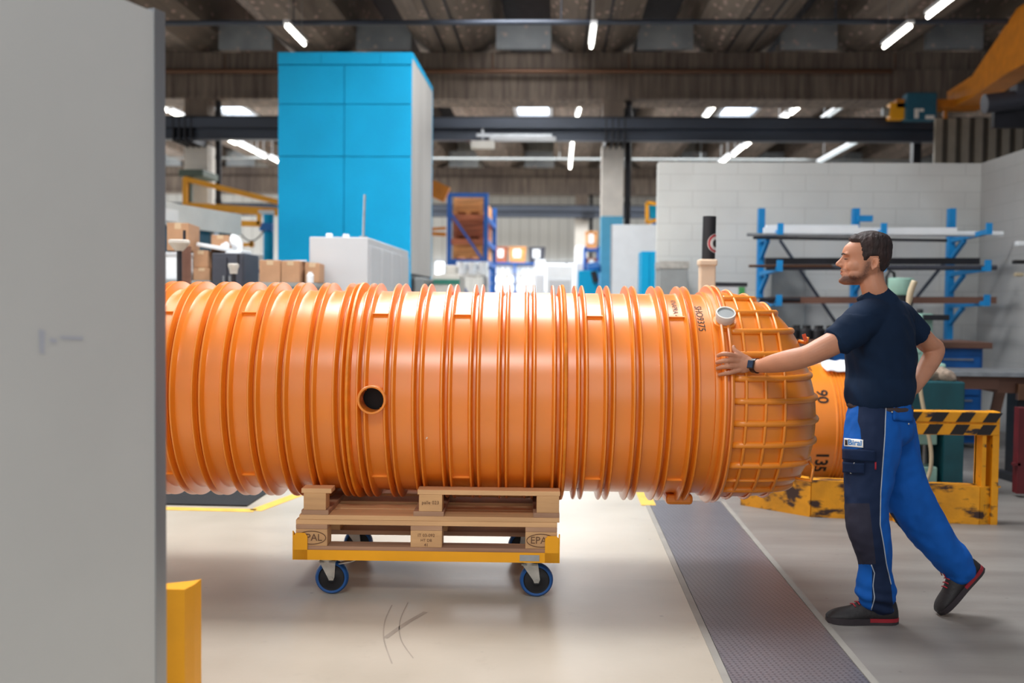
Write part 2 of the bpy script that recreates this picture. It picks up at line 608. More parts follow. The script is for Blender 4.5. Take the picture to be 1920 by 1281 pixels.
# skid marks on the floor
for pts_, w, lab in (([(735, 1135), (722, 1165), (720, 1200), (735, 1245)], .006, 'thin curved black tyre scuff on the beige floor, the left one'),
                     ([(765, 1130), (750, 1165), (752, 1200), (775, 1235)], .005, 'thin curved black tyre scuff on the beige floor, right of its twin'),
                     ([(722, 1197), (760, 1170), (798, 1148)], .022, 'broad smeared dark scuff mark crossing the curved scuffs')):
    mb = MB(); P = [gp(*q) + Vector((0, 0, .0008)) for q in pts_]
    PP = [P[0]] + P + [P[-1]]
    Q = []
    for i in range(1, len(PP) - 2):
        for k in range(8):
            t_ = k / 8; a_, b_, c_, d_ = PP[i - 1], PP[i], PP[i + 1], PP[i + 2]
            Q.append((b_ * 2 + (c_ - a_) * t_ + (a_ * 2 - b_ * 5 + c_ * 4 - d_) * t_ * t_ + (b_ * 3 - a_ - c_ * 3 + d_) * t_ ** 3) * .5)
    Q.append(P[-1])
    for i in range(len(Q) - 1):
        d = (Q[i + 1] - Q[i]).normalized(); s_ = Vector((-d.y, d.x, 0)) * w / 2
        mb.bm.faces.new([mb.bm.verts.new(v) for v in (Q[i] - s_, Q[i + 1] - s_, Q[i + 1] + s_, Q[i] + s_)])
    o = mb.build('scuff_mark', mat('scuff', '9A9084', .5)); tag(o, lab, 'floor mark')

# ceiling: precast troughs running away from the camera
CX = [-.665 + 2.51 * i for i in range(-5, 6)]
mb = MB()
for i in range(-6, 6):
    c = -.665 + 2.51 * i + 1.255
    mb.prism([(c - .33, 5.9), (c + .33, 5.9), (c + .765, 6.17), (c + .765, 7.2), (c - .765, 7.2), (c - .765, 6.17)], 7.5, 36)
ceil = struct(mb, 'ceiling', M['conc_rib'])
mb = MB()
for c in CX:
    for y in (18.0, 33.3):
        mb.b2(c - .489, c + .489, y - .1, y, 5.9, 6.42)
struct(mb, 'ceiling', M['conc_grey'])
mb = MB(); mb.b2(-16, 14, 7.5, 36, 7.2, 7.4)
struct(mb, 'ceiling', M['roof_dark'])
# roof light shafts in the far bay
n = 1
for k, c in enumerate(CX):
    for y in (24.3,):
        if abs(c - (-.665)) < .1 or abs(c - 4.355) < .1 or abs(c + 8.2) < .2 or abs(c + 5.685) < .2:
            mb = MB(); mb.b2(c - .38, c + .38, y, y + 1.5, 6.25, 6.3)
            o = mb.build('window_%d' % n, M['skylight']); o['kind'] = 'structure'
            mb = MB()
            for (x0, x1, y0, y1) in ((c - .48, c - .38, y, y + 1.5), (c + .38, c + .48, y, y + 1.5), (c - .48, c + .48, y - .12, y), (c - .48, c + .48, y + 1.5, y + 1.62)):
                mb.b2(x0, x1, y0, y1, 6.12, 6.32)
            mb.build('window_frame', M['white'], o)
            n += 1

# beams across the hall
def beam(y, lbl):
    mb = MB()
    mb.b2(-16, 14, y + .12, y + .75, 5.56, 5.9)
    mb.b2(-16, 14, y, y + .75, 5.03, 5.56)
    mb.b2(-16, 14, y - .03, y, 5.03, 5.09)
    return struct(mb, 'ceiling_beam', M['conc'])
beam(18.0, 0); beam(33.3, 1)
# columns
for (x, y, w) in ((-6.62, 18.0, .42), (.955, 18.0, .37), (.76, 33.3, .42), (-6.7, 33.3, .42), (8.5, 18., .4)):
    zt = 4.3
    mb = MB(); mb.b2(x - w / 2, x + w / 2, y - .02, y + .4, zt - .1, 5.03); o = struct(mb, 'column', M['conc_col'])
    mb = MB(); mb.b2(x - w / 2 - .01, x + w / 2 + .01, y - .03, y + .41, 2.95, zt - .1); mb.build('column_paint', M['colpaint'], o)
    mb = MB(); mb.b2(x - w / 2 - .01, x + w / 2 + .01, y - .03, y + .41, 0, 2.95); mb.build('column_paint', M['colblue'] if 0 < x < 2 and y < 20 else M['colpaint'], o)
for (x, y, lab) in ((1.24, 18.2, 'dark downpipe beside the white and blue column'), (-6.28, 18.2, 'dark downpipe beside the left column above the jib crane'), (1.08, 33.5, 'thin dark downpipe beside the far back column')):
    mb = MB(); mb.tube([(x, y, 2.7), (x, y, 5.02)], .055)
    for z in (3.2, 4.0, 4.8): mb.tube([(x, y, z - .03), (x, y, z + .03)], .065)
    tag(mb.build('downpipe', M['dark']), lab, 'pipe')

# crane rails
def rail(y, lab):
    t_ = thing('crane_rail', lab, 'crane rail', (0, y, 4.19))
    mb = MB(); mb.b2(-15, 13.5, -.1, .1, 0, .02); mb.b2(-15, 13.5, -.12, .12, .35, .37); mb.b2(-15, 13.5, -.012, .012, .02, .35)
    mb.b2(-15, 13.5, -.14, .14, .2, .36)
    mb.build('girder', M['navysteel'], t_)
    mb = MB(); mb.b2(-15, 13.5, -.03, .03, .37, .42); mb.build('rail', M['dark'], t_)
    for x in (-6.6, .955, 8.5):
        mb = MB()
        for dx in (-.16, -.05, .05, .16): mb.b2(x + dx - .012, x + dx + .012, -.15, .6, -.05, .4)
        mb.build('bracket', M['dark'], t_)
    return t_
rail(17.4, 'dark steel crane rail across the hall in front of the white and blue column')
rail(32.7, 'far crane rail under the back beam, behind the blue rack')

# walls
mb = MB(); mb.b2(-18, 14, 36, 36.3, 0, 7.4); struct(mb, 'wall_back', M['backwall'])
mb = MB(); mb.b2(-18.2, -18, 6, 36, 0, 7.4); struct(mb, 'wall_left', M['backwall'])
mb = MB(); mb.b2(14, 14.2, 13, 36, 0, 7.4); struct(mb, 'wall_right', M['corr'])
# daylight windows in the back wall
k = n
for (x0, y0, x1, y1) in ((815, 488, 835, 540), (926, 500, 1000, 545), (1004, 492, 1120, 545), (455, 488, 520, 545)):
    a = pt(x0, y1, 35.95); b = pt(x1, y0, 35.95)
    mb = MB(); mb.b2(a.x, b.x, 35.93, 35.97, a.z, b.z); o = mb.build('window_%d' % k, M['window']); o['kind'] = 'structure'; k += 1
    mb = MB()
    nn = max(1, int((b.x - a.x) / .8))
    for i in range(nn + 1):
        x = a.x + (b.x - a.x) * i / nn; mb.b2(x - .03, x + .03, 35.88, 35.93, a.z, b.z)
    mb.b2(a.x, b.x, 35.88, 35.93, b.z - .06, b.z + .03)
    mb.build('window_frame', M['white'], o)

# block walls of the workshop corner
c0 = pt(1235, 308, 12.0); c1 = pt(1840, 308, 12.0)
XW0, XW1, ZW = c0.x, c1.x, 3.07
mb = MB(); mb.b2(XW0, XW1 + .2, 12, 12.2, 0, ZW); struct(mb, 'wall_workshop', M['block_x'])
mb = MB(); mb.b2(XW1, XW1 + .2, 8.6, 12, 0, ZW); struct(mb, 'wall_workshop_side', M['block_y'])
# corrugated cladding behind the side wall, top right
mb = MB()
a = pt(1752, 300, 15.5)
x = a.x
while x < 9.2:
    mb.b2(x, x + .11, 15.5, 15.56, 3.0, 4.25); mb.b2(x + .11, x + .2, 15.56, 15.6, 3.0, 4.25); x += .2
struct(mb, 'wall_cladding', M['corr'])
mb = MB(); p = pt(1718, 285, 17.8); mb.b2(p.x - .07, p.x + .07, 17.75, 17.9, 0, 5.03); tag(mb.build('steel_post', M['dark']), 'dark vertical post above the block wall beside the cladding', 'post')

# service pipes
mb = MB(); y = 17.75; a = pt(300, 131, y); b = pt(1672, 136, y); zz = (a.z + b.z) / 2
mb.tube([(-15, y, zz), (b.x, y, zz)], .042)
for x in (-6, -3.6, -1.2, 1.2, 3.6, 5.8): mb.tube([(x, y, zz), (x, y, zz + .3)], .012, 6)
tag(mb.build('service_pipe', M['copper'], smooth=True), 'long brown service pipe hung along the concrete beam', 'pipe')
mb = MB(); y = 14.9; a = pt(960, 42, y); mb.tube([(-15, y, a.z), (13, y, a.z)], .04)
for x in (-8, -4, 0, 4, 8): mb.tube([(x, y, a.z), (x, y, a.z + .5)], .01, 6)
tag(mb.build('service_pipe', M['navysteel'], smooth=True), 'thin dark pipe across the ceiling troughs at the top of view', 'pipe')
mb = MB(); y = 28.6; a = pt(960, 298, y); mb.tube([(-15, y, a.z), (13, y, a.z)], .032)
for x in (-8, -4, 0, 4, 8): mb.tube([(x, y, a.z), (x, y, a.z + .5)], .012, 6)
tag(mb.build('service_pipe', M['grey'], smooth=True), 'pale metal duct crossing the far bay under the ceiling', 'pipe')
# conduits under the ribs
for i, (x0, x1) in enumerate(((-2.42, 'left of the pair over the blue tower right edge'), (-2.1, 'right of the pair over the blue tower right edge'), (.07, 'just left of the top middle tube light'), (.42, 'just right of the top middle tube light'), (2.58, 'left of the pair above the block wall'), (2.95, 'right of the pair above the block wall'))):
    mb = MB(); mb.tube([(x0 + .35, 10, 5.86), (x0 + .35, 17.95, 5.86)], .02, 8)
    for yy in (12, 14, 16): mb.b2(x0 + .32, x0 + .38, yy, yy + .03, 5.84, 5.9)
    tag(mb.build('conduit', M['dark'], smooth=True), 'thin dark conduit under the ceiling, ' + x1, 'conduit', 'conduits under the concrete ribs')

# tube lights
def tube_light(x, y0, y1, z, lab, on=True):
    t_ = thing('tube_light', lab, 'lamp', (x, (y0 + y1) / 2, z))
    h = (y1 - y0) / 2
    mb = MB(); mb.tube([(0, -h, -.02), (0, h, -.02)], .026, 12); mb.build('tube', M['tube'] if on else M['tube_off'], t_, smooth=True)
    mb = MB(); mb.b2(-.045, .045, -h - .02, h + .02, .02, .07); mb.build('housing', M['white'], t_)
    dx = min(abs(x - c) for c in CX)
    top = 7.2 if dx < .49 else (6.17 if dx < .6 else 5.95)
    for yy in (-h * .7, h * .7):
        mb = MB(); mb.tube([(0, yy, .07), (0, yy, top - z)], .004, 6)
        mb.build('hanger', M['steel'], t_)
    return t_
ZL = 5.2
def lamp_px(p0, p1, lab, on=True):
    """a lamp of the row hung at ZL seen between two picture points"""
    ps = []
    for p in (p0, p1):
        d = ray(*p); t_ = (ZL - CAM_H) / d.z; ps.append(Vector((d.x * t_, d.y * t_, ZL)))
    x = (ps[0].x + ps[1].x) / 2
    y0, y1 = sorted((ps[0].y, ps[1].y))
    return tube_light(x, y0, y1, ZL, lab, on)
for p0, p1, lab in (((537, 47), (571, 81), 'lit tube light above the left of the blue tower'),
    ((1113, 48), (1109, 86), 'lit tube light at the top middle, nearest of the middle row'),
    ((1656, 86), (1709, 47), 'lit tube light at top right, the lower of its near pair'),
    ((1737, 29), (1790, -8), 'lit tube light at the very top right, cut by the picture edge'),
    ((1088, 190), (1085, 210), 'short lit tube light just under the big beam, left of the column'),
    ((1084, 212), (1081, 229), 'short lit tube light just above the crane rail, left of the column'),
    ((1075, 262), (1068, 314), 'lit tube light below the crane rail, left of the column'),
    ((1342, 193), (1323, 222), 'lit tube light beside the skylight, above the block wall'),
    ((1508, 193), (1482, 211), 'lit tube light above the crane rail, upper of the pair over the block wall'),
    ((1478, 215), (1457, 230), 'lit tube light above the crane rail, lower of the pair over the block wall'),
    ((1410, 264), (1396, 273), 'lit tube light under the crane rail, topmost of the slanting three'),
    ((1393, 276), (1374, 290), 'lit tube light under the crane rail, middle of the slanting three'),
    ((1371, 293), (1345, 308), 'lit tube light touching the top of the block wall'),
    ((300, 199), (310, 206), 'lit tube light peeping out from behind the grey panel'),
    ((323, 208), (339, 219), 'lit tube light left of the left column'),
    ((420, 256), (440, 268), 'first lit tube light of the row left of the blue tower'),
    ((448, 268), (475, 282), 'second lit tube light of the row left of the blue tower'),
    ((480, 284), (496, 293), 'third lit tube light of the row left of the blue tower'),
    ((509, 295), (524, 304), 'lit tube light touching the left edge of the blue tower')):
    lamp_px(p0, p1, lab)
for p0, p1, lab in (((1590, 195), (1535, 228), 'unlit grey tube light above the crane rail at right'),
    ((1612, 266), (1530, 305), 'long unlit tube light between crane rail and block wall')):
    lamp_px(p0, p1, lab, False)
# flat lamp and box hung on the crane rail
t_ = thing('strip_lamp', 'white strip lamp hung under the crane rail in the middle', 'lamp', pt(980, 261, 17.32))
mb = MB(); mb.box((0, 0, 0), (1.15, .12, .07), None, .01); mb.build('housing', M['white'], t_)
mb = MB(); mb.b2(-.8, .5, -.02, .1, .035, .09); mb.build('mounting_bar', M['steel'], t_)
t_ = thing('junction_box', 'small beige box under the crane rail left of the strip lamp', 'box', pt(905, 272, 17.32))
mb = MB(); mb.box((0, 0, 0), (.4, .15, .13), None, .01); mb.build('housing', M['offwhite'], t_)
mb = MB(); mb.b2(-.02, .02, -.01, .01, .06, .3); mb.build('bracket', M['steel'], t_)

# overhead crane at top right
X0 = pt(1800, 205, 17.0).x
t_ = thing('overhead_crane', 'orange travelling crane girder at the top right corner', 'crane', (X0, 17.0, 4.68))
mb = MB()
prof = [(.1, .0), (.1, .30), (-.9, .34), (-2.4, .95), (-8.5, 1.0), (-8.5, .15), (-2.2, .1), (-.9, 0)]
mb.prism([(y, z) for y, z in prof], -.18, .18, 'x')
mb.build('girder', M['crane'], t_)
mb = MB(); mb.b2(-1.1, .3, -.2, .15, -.02, .12); mb.build('end_carriage', M['crane'], t_)
mb = MB(); mb.b2(-.3, -.24, -.1, -.05, -.5, .1); mb.build('hanging_guard', M['crane'], t_)
t_ = thing('motor_gearbox', 'yellow drive box left of the teal box on the crane rail', 'motor', pt(1679, 225, 16.9))
mb = MB(); mb.b2(-.12, .12, -.1, .1, 0, .27, .01); mb.build('housing', M['yellow'], t_)
mb = MB(); mb.tube([(-.12, 0, .13), (-.22, 0, .13)], .07, 14); mb.build('shaft_end', M['grey'], t_)
t_ = thing('control_cabinet', 'teal crane control box with small labels above the rail', 'control box', pt(1723, 227, 16.8))
mb = MB(); mb.b2(-.24, .24, -.12, .12, 0, .44, .01); mb.build('housing', M['tealbox'], t_)
mb = MB(); mb.b2(-.12, -.05, -.128, -.12, .02, .18); mb.build('label_plate', M['sticker'], t_)
mb = MB(); mb.b2(-.04, .03, -.128, -.12, .13, .18); mb.build('label_plate', M['sticker'], t_)
mb = MB(); mb.b2(.06, .2, -.128, -.12, .01, .07); mb.build('label_plate', M['sticker'], t_)
t_ = thing('crane_motor', 'grey-green hoist motor beside the orange crane girder', 'motor', pt(1885, 195, 14.0))
mb = MB(); mb.tube([(-.28, 0, 0), (.2, 0, .06)], .13, 18); mb.build('motor_body', M['darkgrey'], t_, smooth=True)
mb = MB(); mb.b2(.1, .5, -.12, .12, .0, .25, .01); mb.build('gearbox', M['darkgrey'], t_)
mb = MB(); mb.b2(-.1, .5, .1, .2, -.3, 0); mb.build('cable_tray', M['dark'], t_)

# ================================================================ LEFT FOREGROUND
t_ = thing('grey_panel', 'tall grey panel with aluminium edge filling the left foreground', 'panel', (0, 0, 0))
pe = pt(298, 20, 2.7)
d = Vector((-.30, -1, 0)).normalized()
nrm = Vector((-d.y, d.x, 0))  # towards +x?
P0 = Vector((pe.x, 2.7, 0)); P1 = P0 + d * 1.0
if nrm.x > 0: nrm = -nrm
mb = MB()
A = [P0, P1, P1 + nrm * .06, P0 + nrm * .06]
mb.prism([(v.x, v.y) for v in A], .02, 2.14, 'z'); mb.build('panel_sheet', M['panel'], t_)
mb = MB(); q = P0 - d * .012
A = [q - nrm * .004, q - d * .022 - nrm * .004, q - d * .022 + nrm * .064, q + nrm * .064]
A = [P0 - nrm * .003 + d * .022, P0 - d * .022 - nrm * .003, P0 - d * .022 + nrm * .063, P0 + d * .022 + nrm * .063]
mb.prism([(v.x, v.y) for v in A], 0, 2.15, 'z'); mb.build('edge_profile', M['alu'], t_)
def on_panel(px, py):
    # where the line of sight meets the panel face
    d_ = ray(px, py); k = (P0 - Vector((0, 0, CAM_H))).dot(nrm) / d_.dot(nrm)
    return Vector((0, 0, CAM_H)) + d_ * k - nrm * .0012
for (xa, ya, xb, yb) in ((72, 618, 84, 664), (92, 634, 106, 644), (112, 630, 156, 638)):
    mb = MB(); mb.bm.faces.new([mb.bm.verts.new(on_panel(*q)) for q in ((xa, ya), (xb, ya + 2), (xb - 2, yb), (xa + 2, yb - 2))])
    mb.build('smudge', M['smudge'], t_)
t_ = thing('corner_guard', 'yellow steel corner guard standing at the foot of the grey panel', 'guard', (0, 0, 0))
g = pt(312, 1105, 3.0); g2 = pt(346, 1105, 3.0); g3 = pt(369, 1112, 3.08)
mb = MB(); zt = g.z
mb.prism([(g.x - .1, 3.0), (g2.x, 3.0), (g3.x, 3.06), (g3.x, 3.12), (g2.x - .01, 3.1), (g.x - .1, 3.02)], .0, zt, 'z')
mb.build('guard_plate', M['yellow'], t_)
mb = MB(); mb.b2(g.x - .1, g3.x + .02, 2.97, 3.14, 0, .012); mb.build('foot_plate', M['yellow'], t_)

# ================================================================ THE ORANGE TANK
TZ = .53
tank = thing('orange_tank', 'huge ribbed orange plastic tank lying on the pallets', 'tank', (0, 4.93, .398), R(2.0))
RC, RR = .488, .527
def tx(px, py, rr=0., n_=3):
    """place along the tank axis of something seen at px, py on the tank's surface rr in front of the axis"""
    x = 0.
    for _ in range(n_):
        w = pt(px, py, 4.93 - rr * math.cos(R(2)) + x * math.sin(R(2)))
        x = (w.x - rr * math.sin(R(2))) / math.cos(R(2))
    return x


pairs = [tx(q, 540) for q in (1273.5, 1226.5, 1177.5, 1130, 1083.5, 1042.5, 994.5, 948, 899.5, 851.5, 803.5, 755.5, 709, 669, 621, 573.5, 525.5, 479.5, 431, 381.5)]
while pairs[-1] > -2.45: pairs.append(pairs[-1] - .1258)
seams = [tx(1061, 740, .53), tx(649, 740, .53)]


def ring_prof(x, w=.0055, r=RR):
    return [(x - w - .006, RC), (x - w - .001, RC + .006), (x - w, r - .004), (x - w + .003, r), (x + w - .003, r), (x + w, r - .004), (x + w + .001, RC + .006), (x + w + .006, RC)]


HX = tx(697, 750, .53)


def hole(c):
    return c.y < 0 and (c.x - HX) ** 2 + (c.z - TZ) ** 2 < .055 ** 2


bounds = [-2.6, seams[1], seams[0], .69]
for i in range(3):
    lo_, hi_ = bounds[i], bounds[i + 1]
    prof = [(lo_, RC)]
    for p in sorted(pairs):
        if lo_ < p < hi_:
            prof += ring_prof(p - .0172)
            prof += [(p - .010, RC - .014), (p + .010, RC - .014)]
            prof += ring_prof(p + .0172)
    prof.append((hi_, RC))
    fine = [prof[0]]
    for q in prof[1:]:
        l_ = fine[-1]; n_ = int((q[0] - l_[0]) / .015)
        fine += [(l_[0] + (q[0] - l_[0]) * k / (n_ + 1), l_[1] + (q[1] - l_[1]) * k / (n_ + 1)) for k in range(1, n_ + 1)] + [q]
    prof = fine
    mb = MB(); mb.lathe(prof, (0, 0, TZ), (1, 0, 0), 160, cap=(i == 0), skip=hole)
    o = mb.build('shell_section', M['orange'], tank, smooth=True)
mb = MB(); mb.lathe([(-2.601, .02), (-2.6, RC)], (0, 0, TZ), (1, 0, 0), 96, cap=True); mb.build('end_disc', M['orange'], tank)
for s_ in seams:
    mb = MB(); mb.lathe([(s_ - .012, RC), (s_ - .010, RR - .008), (s_ - .005, RR + .004), (s_ + .004, RR + .002), (s_ + .009, RR - .012), (s_ + .012, RC)], (0, 0, TZ), (1, 0, 0), 160, cap=False)
    mb.build('weld_seam', M['orange_dark'], tank, smooth=True)
# framed fields between the rings
cells = [(a + b) / 2 for a, b in zip(pairs, pairs[1:])]
for q in (318, 464, 719, 870, 1120, 1272):
    x = min(cells, key=lambda c_: abs(c_ - tx(q, 590, .4)))
    for s_ in (1, -1):
        a = R(50) * s_
        c = Vector((x, -(RC + .005) * math.cos(a), TZ + (RC + .005) * math.sin(a)))
        mb = MB(); mb.box(c, (.088, .012, .007), Matrix.Rotation(-a, 3, 'X'))
        mb.build('field_rib', M['orange_rib'], tank)
# side outlet
mb = MB()
mb.lathe([(-.06, .0535), (.0, .0535), (.05, .0535), (.053, .056), (.053, .062), (.050, .0645), (.0, .0645), (-.03, .0645)], (HX, -RC, TZ), (0, -1, 0), 40, cap=False)
mb.build('side_outlet', M['orange'], tank, smooth=True)
mb = MB(); mb.lathe([(0, .06), (.001, .06)], (HX, -RC + .09, TZ), (0, -1, 0), 24); mb.build('outlet_interior', M['black'], tank)  # black disc paints in the darkness inside the outlet
# end collar: grooved flange between the shell and the dome
mb = MB()
prof = [(.69, RC), (.693, RC + .012), (.708, RC + .014), (.720, RC + .008), (.724, .53), (.731, .536), (.738, .53), (.740, .505), (.752, .505), (.754, .53), (.760, .535), (.769, .53), (.771, .508), (.777, .505)]
mb.lathe(prof, (0, 0, TZ), (1, 0, 0), 160, cap=False)
mb.build('end_collar', M['orange'], tank, smooth=True)
# domed end
DR, DL, DX = .503, .455, .775


def dome_x(y, z):
    rho = math.sqrt(y * y + z * z)
    sn = z / max(rho, 1e-6)
    sn = sn * min(1, rho / .15)
    n_ = 2.1 + 1.7 * max(0, min(1, (.55 - sn) / 1.4))
    q = max(0., 1 - (min(rho, DR) / DR) ** n_)
    return DX + DL * q ** (1 / n_)


mb = MB()
rings = []
NS, NR = 96, 40
for i in range(NR + 1):
    rho = DR * math.cos(i / NR * math.pi / 2) ** .9 if i < NR else .001
    rings.append([mb.bm.verts.new((dome_x(rho * math.cos(2 * math.pi * k / NS), rho * math.sin(2 * math.pi * k / NS)), rho * math.cos(2 * math.pi * k / NS), TZ + rho * math.sin(2 * math.pi * k / NS))) for k in range(NS)])
for i in range(NR):
    for k in range(NS):
        mb.bm.faces.new((rings[i][k], rings[i][(k + 1) % NS], rings[i + 1][(k + 1) % NS], rings[i + 1][k]))
mb.bm.faces.new(rings[-1])
dome = mb.build('domed_end', M['orange'], tank, smooth=True)
# grid of ribs on the dome
mb = MB()
for z0 in (-.425, -.37, -.29, -.19, -.09, .01, .11, .215, .315, .40, .465):
    ym = math.sqrt(DR ** 2 - z0 ** 2) * .9995
    P = []
    for k in range(41):
        y = -ym * math.cos(math.pi * k / 40)
        P.append((dome_x(y, z0) - .001, y * 1.004, TZ + z0 * 1.004))
    P = [(DX - .003, -ym, TZ + z0 * 1.004)] + P + [(DX - .003, ym, TZ + z0 * 1.004)]
    mb.tube(P, .016 if z0 not in (-.37,) else .009, 10)
mb.build('cross_rib', M['orange_rib'], tank, smooth=2)
mb = MB()
for x0 in (.826, .914, 1.006):
    P = []
    for k in range(96):
        a = 2 * math.pi * k / 96
        lo_, hi_ = 0., DR
        for _ in range(22):
            m_ = (lo_ + hi_) / 2
            if dome_x(m_ * math.cos(a), m_ * math.sin(a)) > x0: lo_ = m_
            else: hi_ = m_
        r_ = lo_ + .008
        P.append((x0, r_ * math.cos(a), TZ + r_ * math.sin(a)))
    mb.tube(P, (.012, .005) if False else .0075, 8, closed=True)
mb.build('ring_rib', M['orange_rib'], tank, smooth=2)
# lifting loop low on the dome, lug with a red tag up high
def dpt(px, py, Y):
    w = pt(px, py, Y); return tank.matrix_world.inverted() @ w
bpy.context.view_layer.update()
def tl(px, py, Y):
    return tank.matrix_world.inverted() @ pt(px, py, Y)
mb = MB(); mb.tube([tl(1492, 897, 4.66), tl(1521, 902, 4.60), tl(1525, 876, 4.60), tl(1518, 866, 4.66)], .0075, 8)
mb.build('lifting_loop', M['orange_rib'], tank, smooth=2)
mb = MB(); a = tl(1498, 640, 4.86); b = tl(1513, 643, 4.82); mb.tube([a, b], .009, 8); mb.tube([b, tl(1515, 632, 4.82)], .007, 8)
lug = mb.build('lug', M['orange_rib'], tank, smooth=2)
mb = MB(); c = tl(1509, 633, 4.80); mb.box(c, (.018, .004, .034), Euler((0, R(-20), 0))); mb.build('tag', mat('red_tag', 'F2633A', .5), tank, label='small red-orange tag')
# white capped inlet stub near the collar
a = math.radians(44)
nd = Vector((0, -math.cos(a), math.sin(a)))
c = Vector((.752, 0, TZ)) + nd * .47
ax_ = (nd + Vector((-.03, .0, .22))).normalized()
mb = MB(); mb.lathe([(0, .052), (.05, .052)], c, ax_, 28); mb.build('inlet_boss', M['orange'], tank, smooth=True)
mb = MB(); mb.lathe([(.035, .034), (.05, .036), (.058, .042), (.094, .0455), (.099, .044), (.099, .038), (.092, .038)], c, ax_, 32, cap=False); st = mb.build('inlet_stub', M['stub'], tank, smooth=True)
mb = MB(); mb.lathe([(.08, .039), (.093, .039)], c, ax_, 28); mb.build('stub_cap', M['grey'], tank, smooth=True)
# moulded foot below
mb = MB(); mb.box((.60, -.02, TZ - .51), (.13, .2, .05), None, .015); mb.build('moulded_foot', M['orange_rib'], tank)


def on_tank(x0, a0, r_):
    return lambda u, v: Vector((x0 + v, -r_ * math.cos(a0 - u / r_), TZ + r_ * math.sin(a0 - u / r_)))


text_mesh('KNAPRA 4', .034, on_tank(tx(1268, 570, .3), R(60), RC + .0015), 'marker_writing', M['ink'], tank)
text_mesh('SHO9375', .046, on_tank(tx(1316, 585, .36), R(51), RC + .0015), 'marker_writing', M['ink'], tank)
# small pale scratches on the shell
mb = MB(); mb.box(Vector((-.598, -RC * math.cos(R(-21)) - .001, TZ + RC * math.sin(R(-21)))), (.006, .002, .016), Euler((R(-20), R(30), 0)))
mb.box(Vector((-.615, -RC * math.cos(R(-23)) - .001, TZ + RC * math.sin(R(-23)))), (.004, .002, .01), Euler((R(-20), R(30), 0)))
mb.build('scratch_mark', M['cream'], tank)

# ================================================================ PALLETS AND DOLLY
DC = Vector((-.603, 4.91, 0))


def pallet(name, label, z, rz, upside):
    t_ = thing(name, label, 'pallet', (DC.x, DC.y, z), rz)
    if not upside:
        for y in (-.35, 0, .35):
            w = .1 if y else .145
            MB().b2(-.6, .6, y - w / 2, y + w / 2, 0, .022, .002).build('runner_board', M['wood_old'], t_)
            for xa, xb in ((-.6, -.455), (-.0725, .0725), (.455, .6)):
                o = MB().b2(xa, xb, y - w / 2, y + w / 2, .022, .1, .003).build('block', M['wood_block'], t_)
        for xa, xb in ((-.6, -.455), (-.0725, .0725), (.455, .6)):
            MB().b2(xa, xb, -.4, .4, .1, .122, .002).build('cross_board', M['wood_old'], t_)
        for y, w in ((-.3275, .145), (-.19, .1), (0, .145), (.19, .1), (.3275, .145)):
            MB().b2(-.6, .6, y - w / 2, y + w / 2, .122, .144, .002).build('deck_board', M['wood'], t_)
    else:
        for y, w in ((-.3275, .145), (-.19, .1), (0, .145), (.19, .1), (.3275, .145)):
            MB().b2(-.585, .61, y - w / 2, y + w / 2, 0, .022, .002).build('deck_board', M['wood'], t_)
        for xa, xb in ((-.575, -.45), (-.06, .08), (.49, .61)):
            MB().b2(xa, xb, -.4, .4, .022, .044, .002).build('cross_board', M['wood_old'], t_)
        for s_ in (-1, 1):
            for xa, xb in ((-.565, -.462), (-.035, .072), (.505, .608)):
                MB().b2(xa, xb, *sorted((s_ * .4, s_ * .31)), .044, .122, .003).build('block', M['wood_block'], t_)
            if s_ < 0:
                MB().b2(-.575, -.437, -.4, -.31, .122, .144, .002).build('runner_board', M['wood'], t_)
                MB().b2(-.042, .612, -.4, -.31, .122, .144, .002).build('runner_board', M['wood'], t_)
            else:
                MB().b2(-.575, .612, .31, .4, .122, .144, .002).build('runner_board', M['wood'], t_)
    return t_


low = pallet('pallet', 'lower wooden pallet with EPAL stamped blocks, sitting in the yellow dolly', .216, R(2), False)
up = pallet('pallet', 'upper wooden pallet turned upside down, carrying the orange tank', .3605, R(2), True)
for x in (-.528, .527):
    text_mesh('EPAL', .046, lambda u, v, x=x: Vector((x + u, -.402, .061 + v)), 'stamp', M['woodink'], low)
    mb = MB(); mb.tube([(x + .066 * math.cos(a_ * math.pi / 16), -.4015, .061 + .03 * math.sin(a_ * math.pi / 16)) for a_ in range(32)], .0017, 6, closed=True)
    mb.build('stamp_oval', M['woodink'], low)
for i_, (tx, sz, zz) in enumerate((('IT 03-092', .02, .078), ('HT DB', .018, .055), ('41', .02, .034))):
    text_mesh(tx, sz, lambda u, v, zz=zz: Vector((u, -.402, zz + v)), 'stamp', M['woodink'], low)
text_mesh('palle 023', .022, lambda u, v: Vector((.018 + u, -.402, .085 + v)), 'stamp', M['woodink'], up)

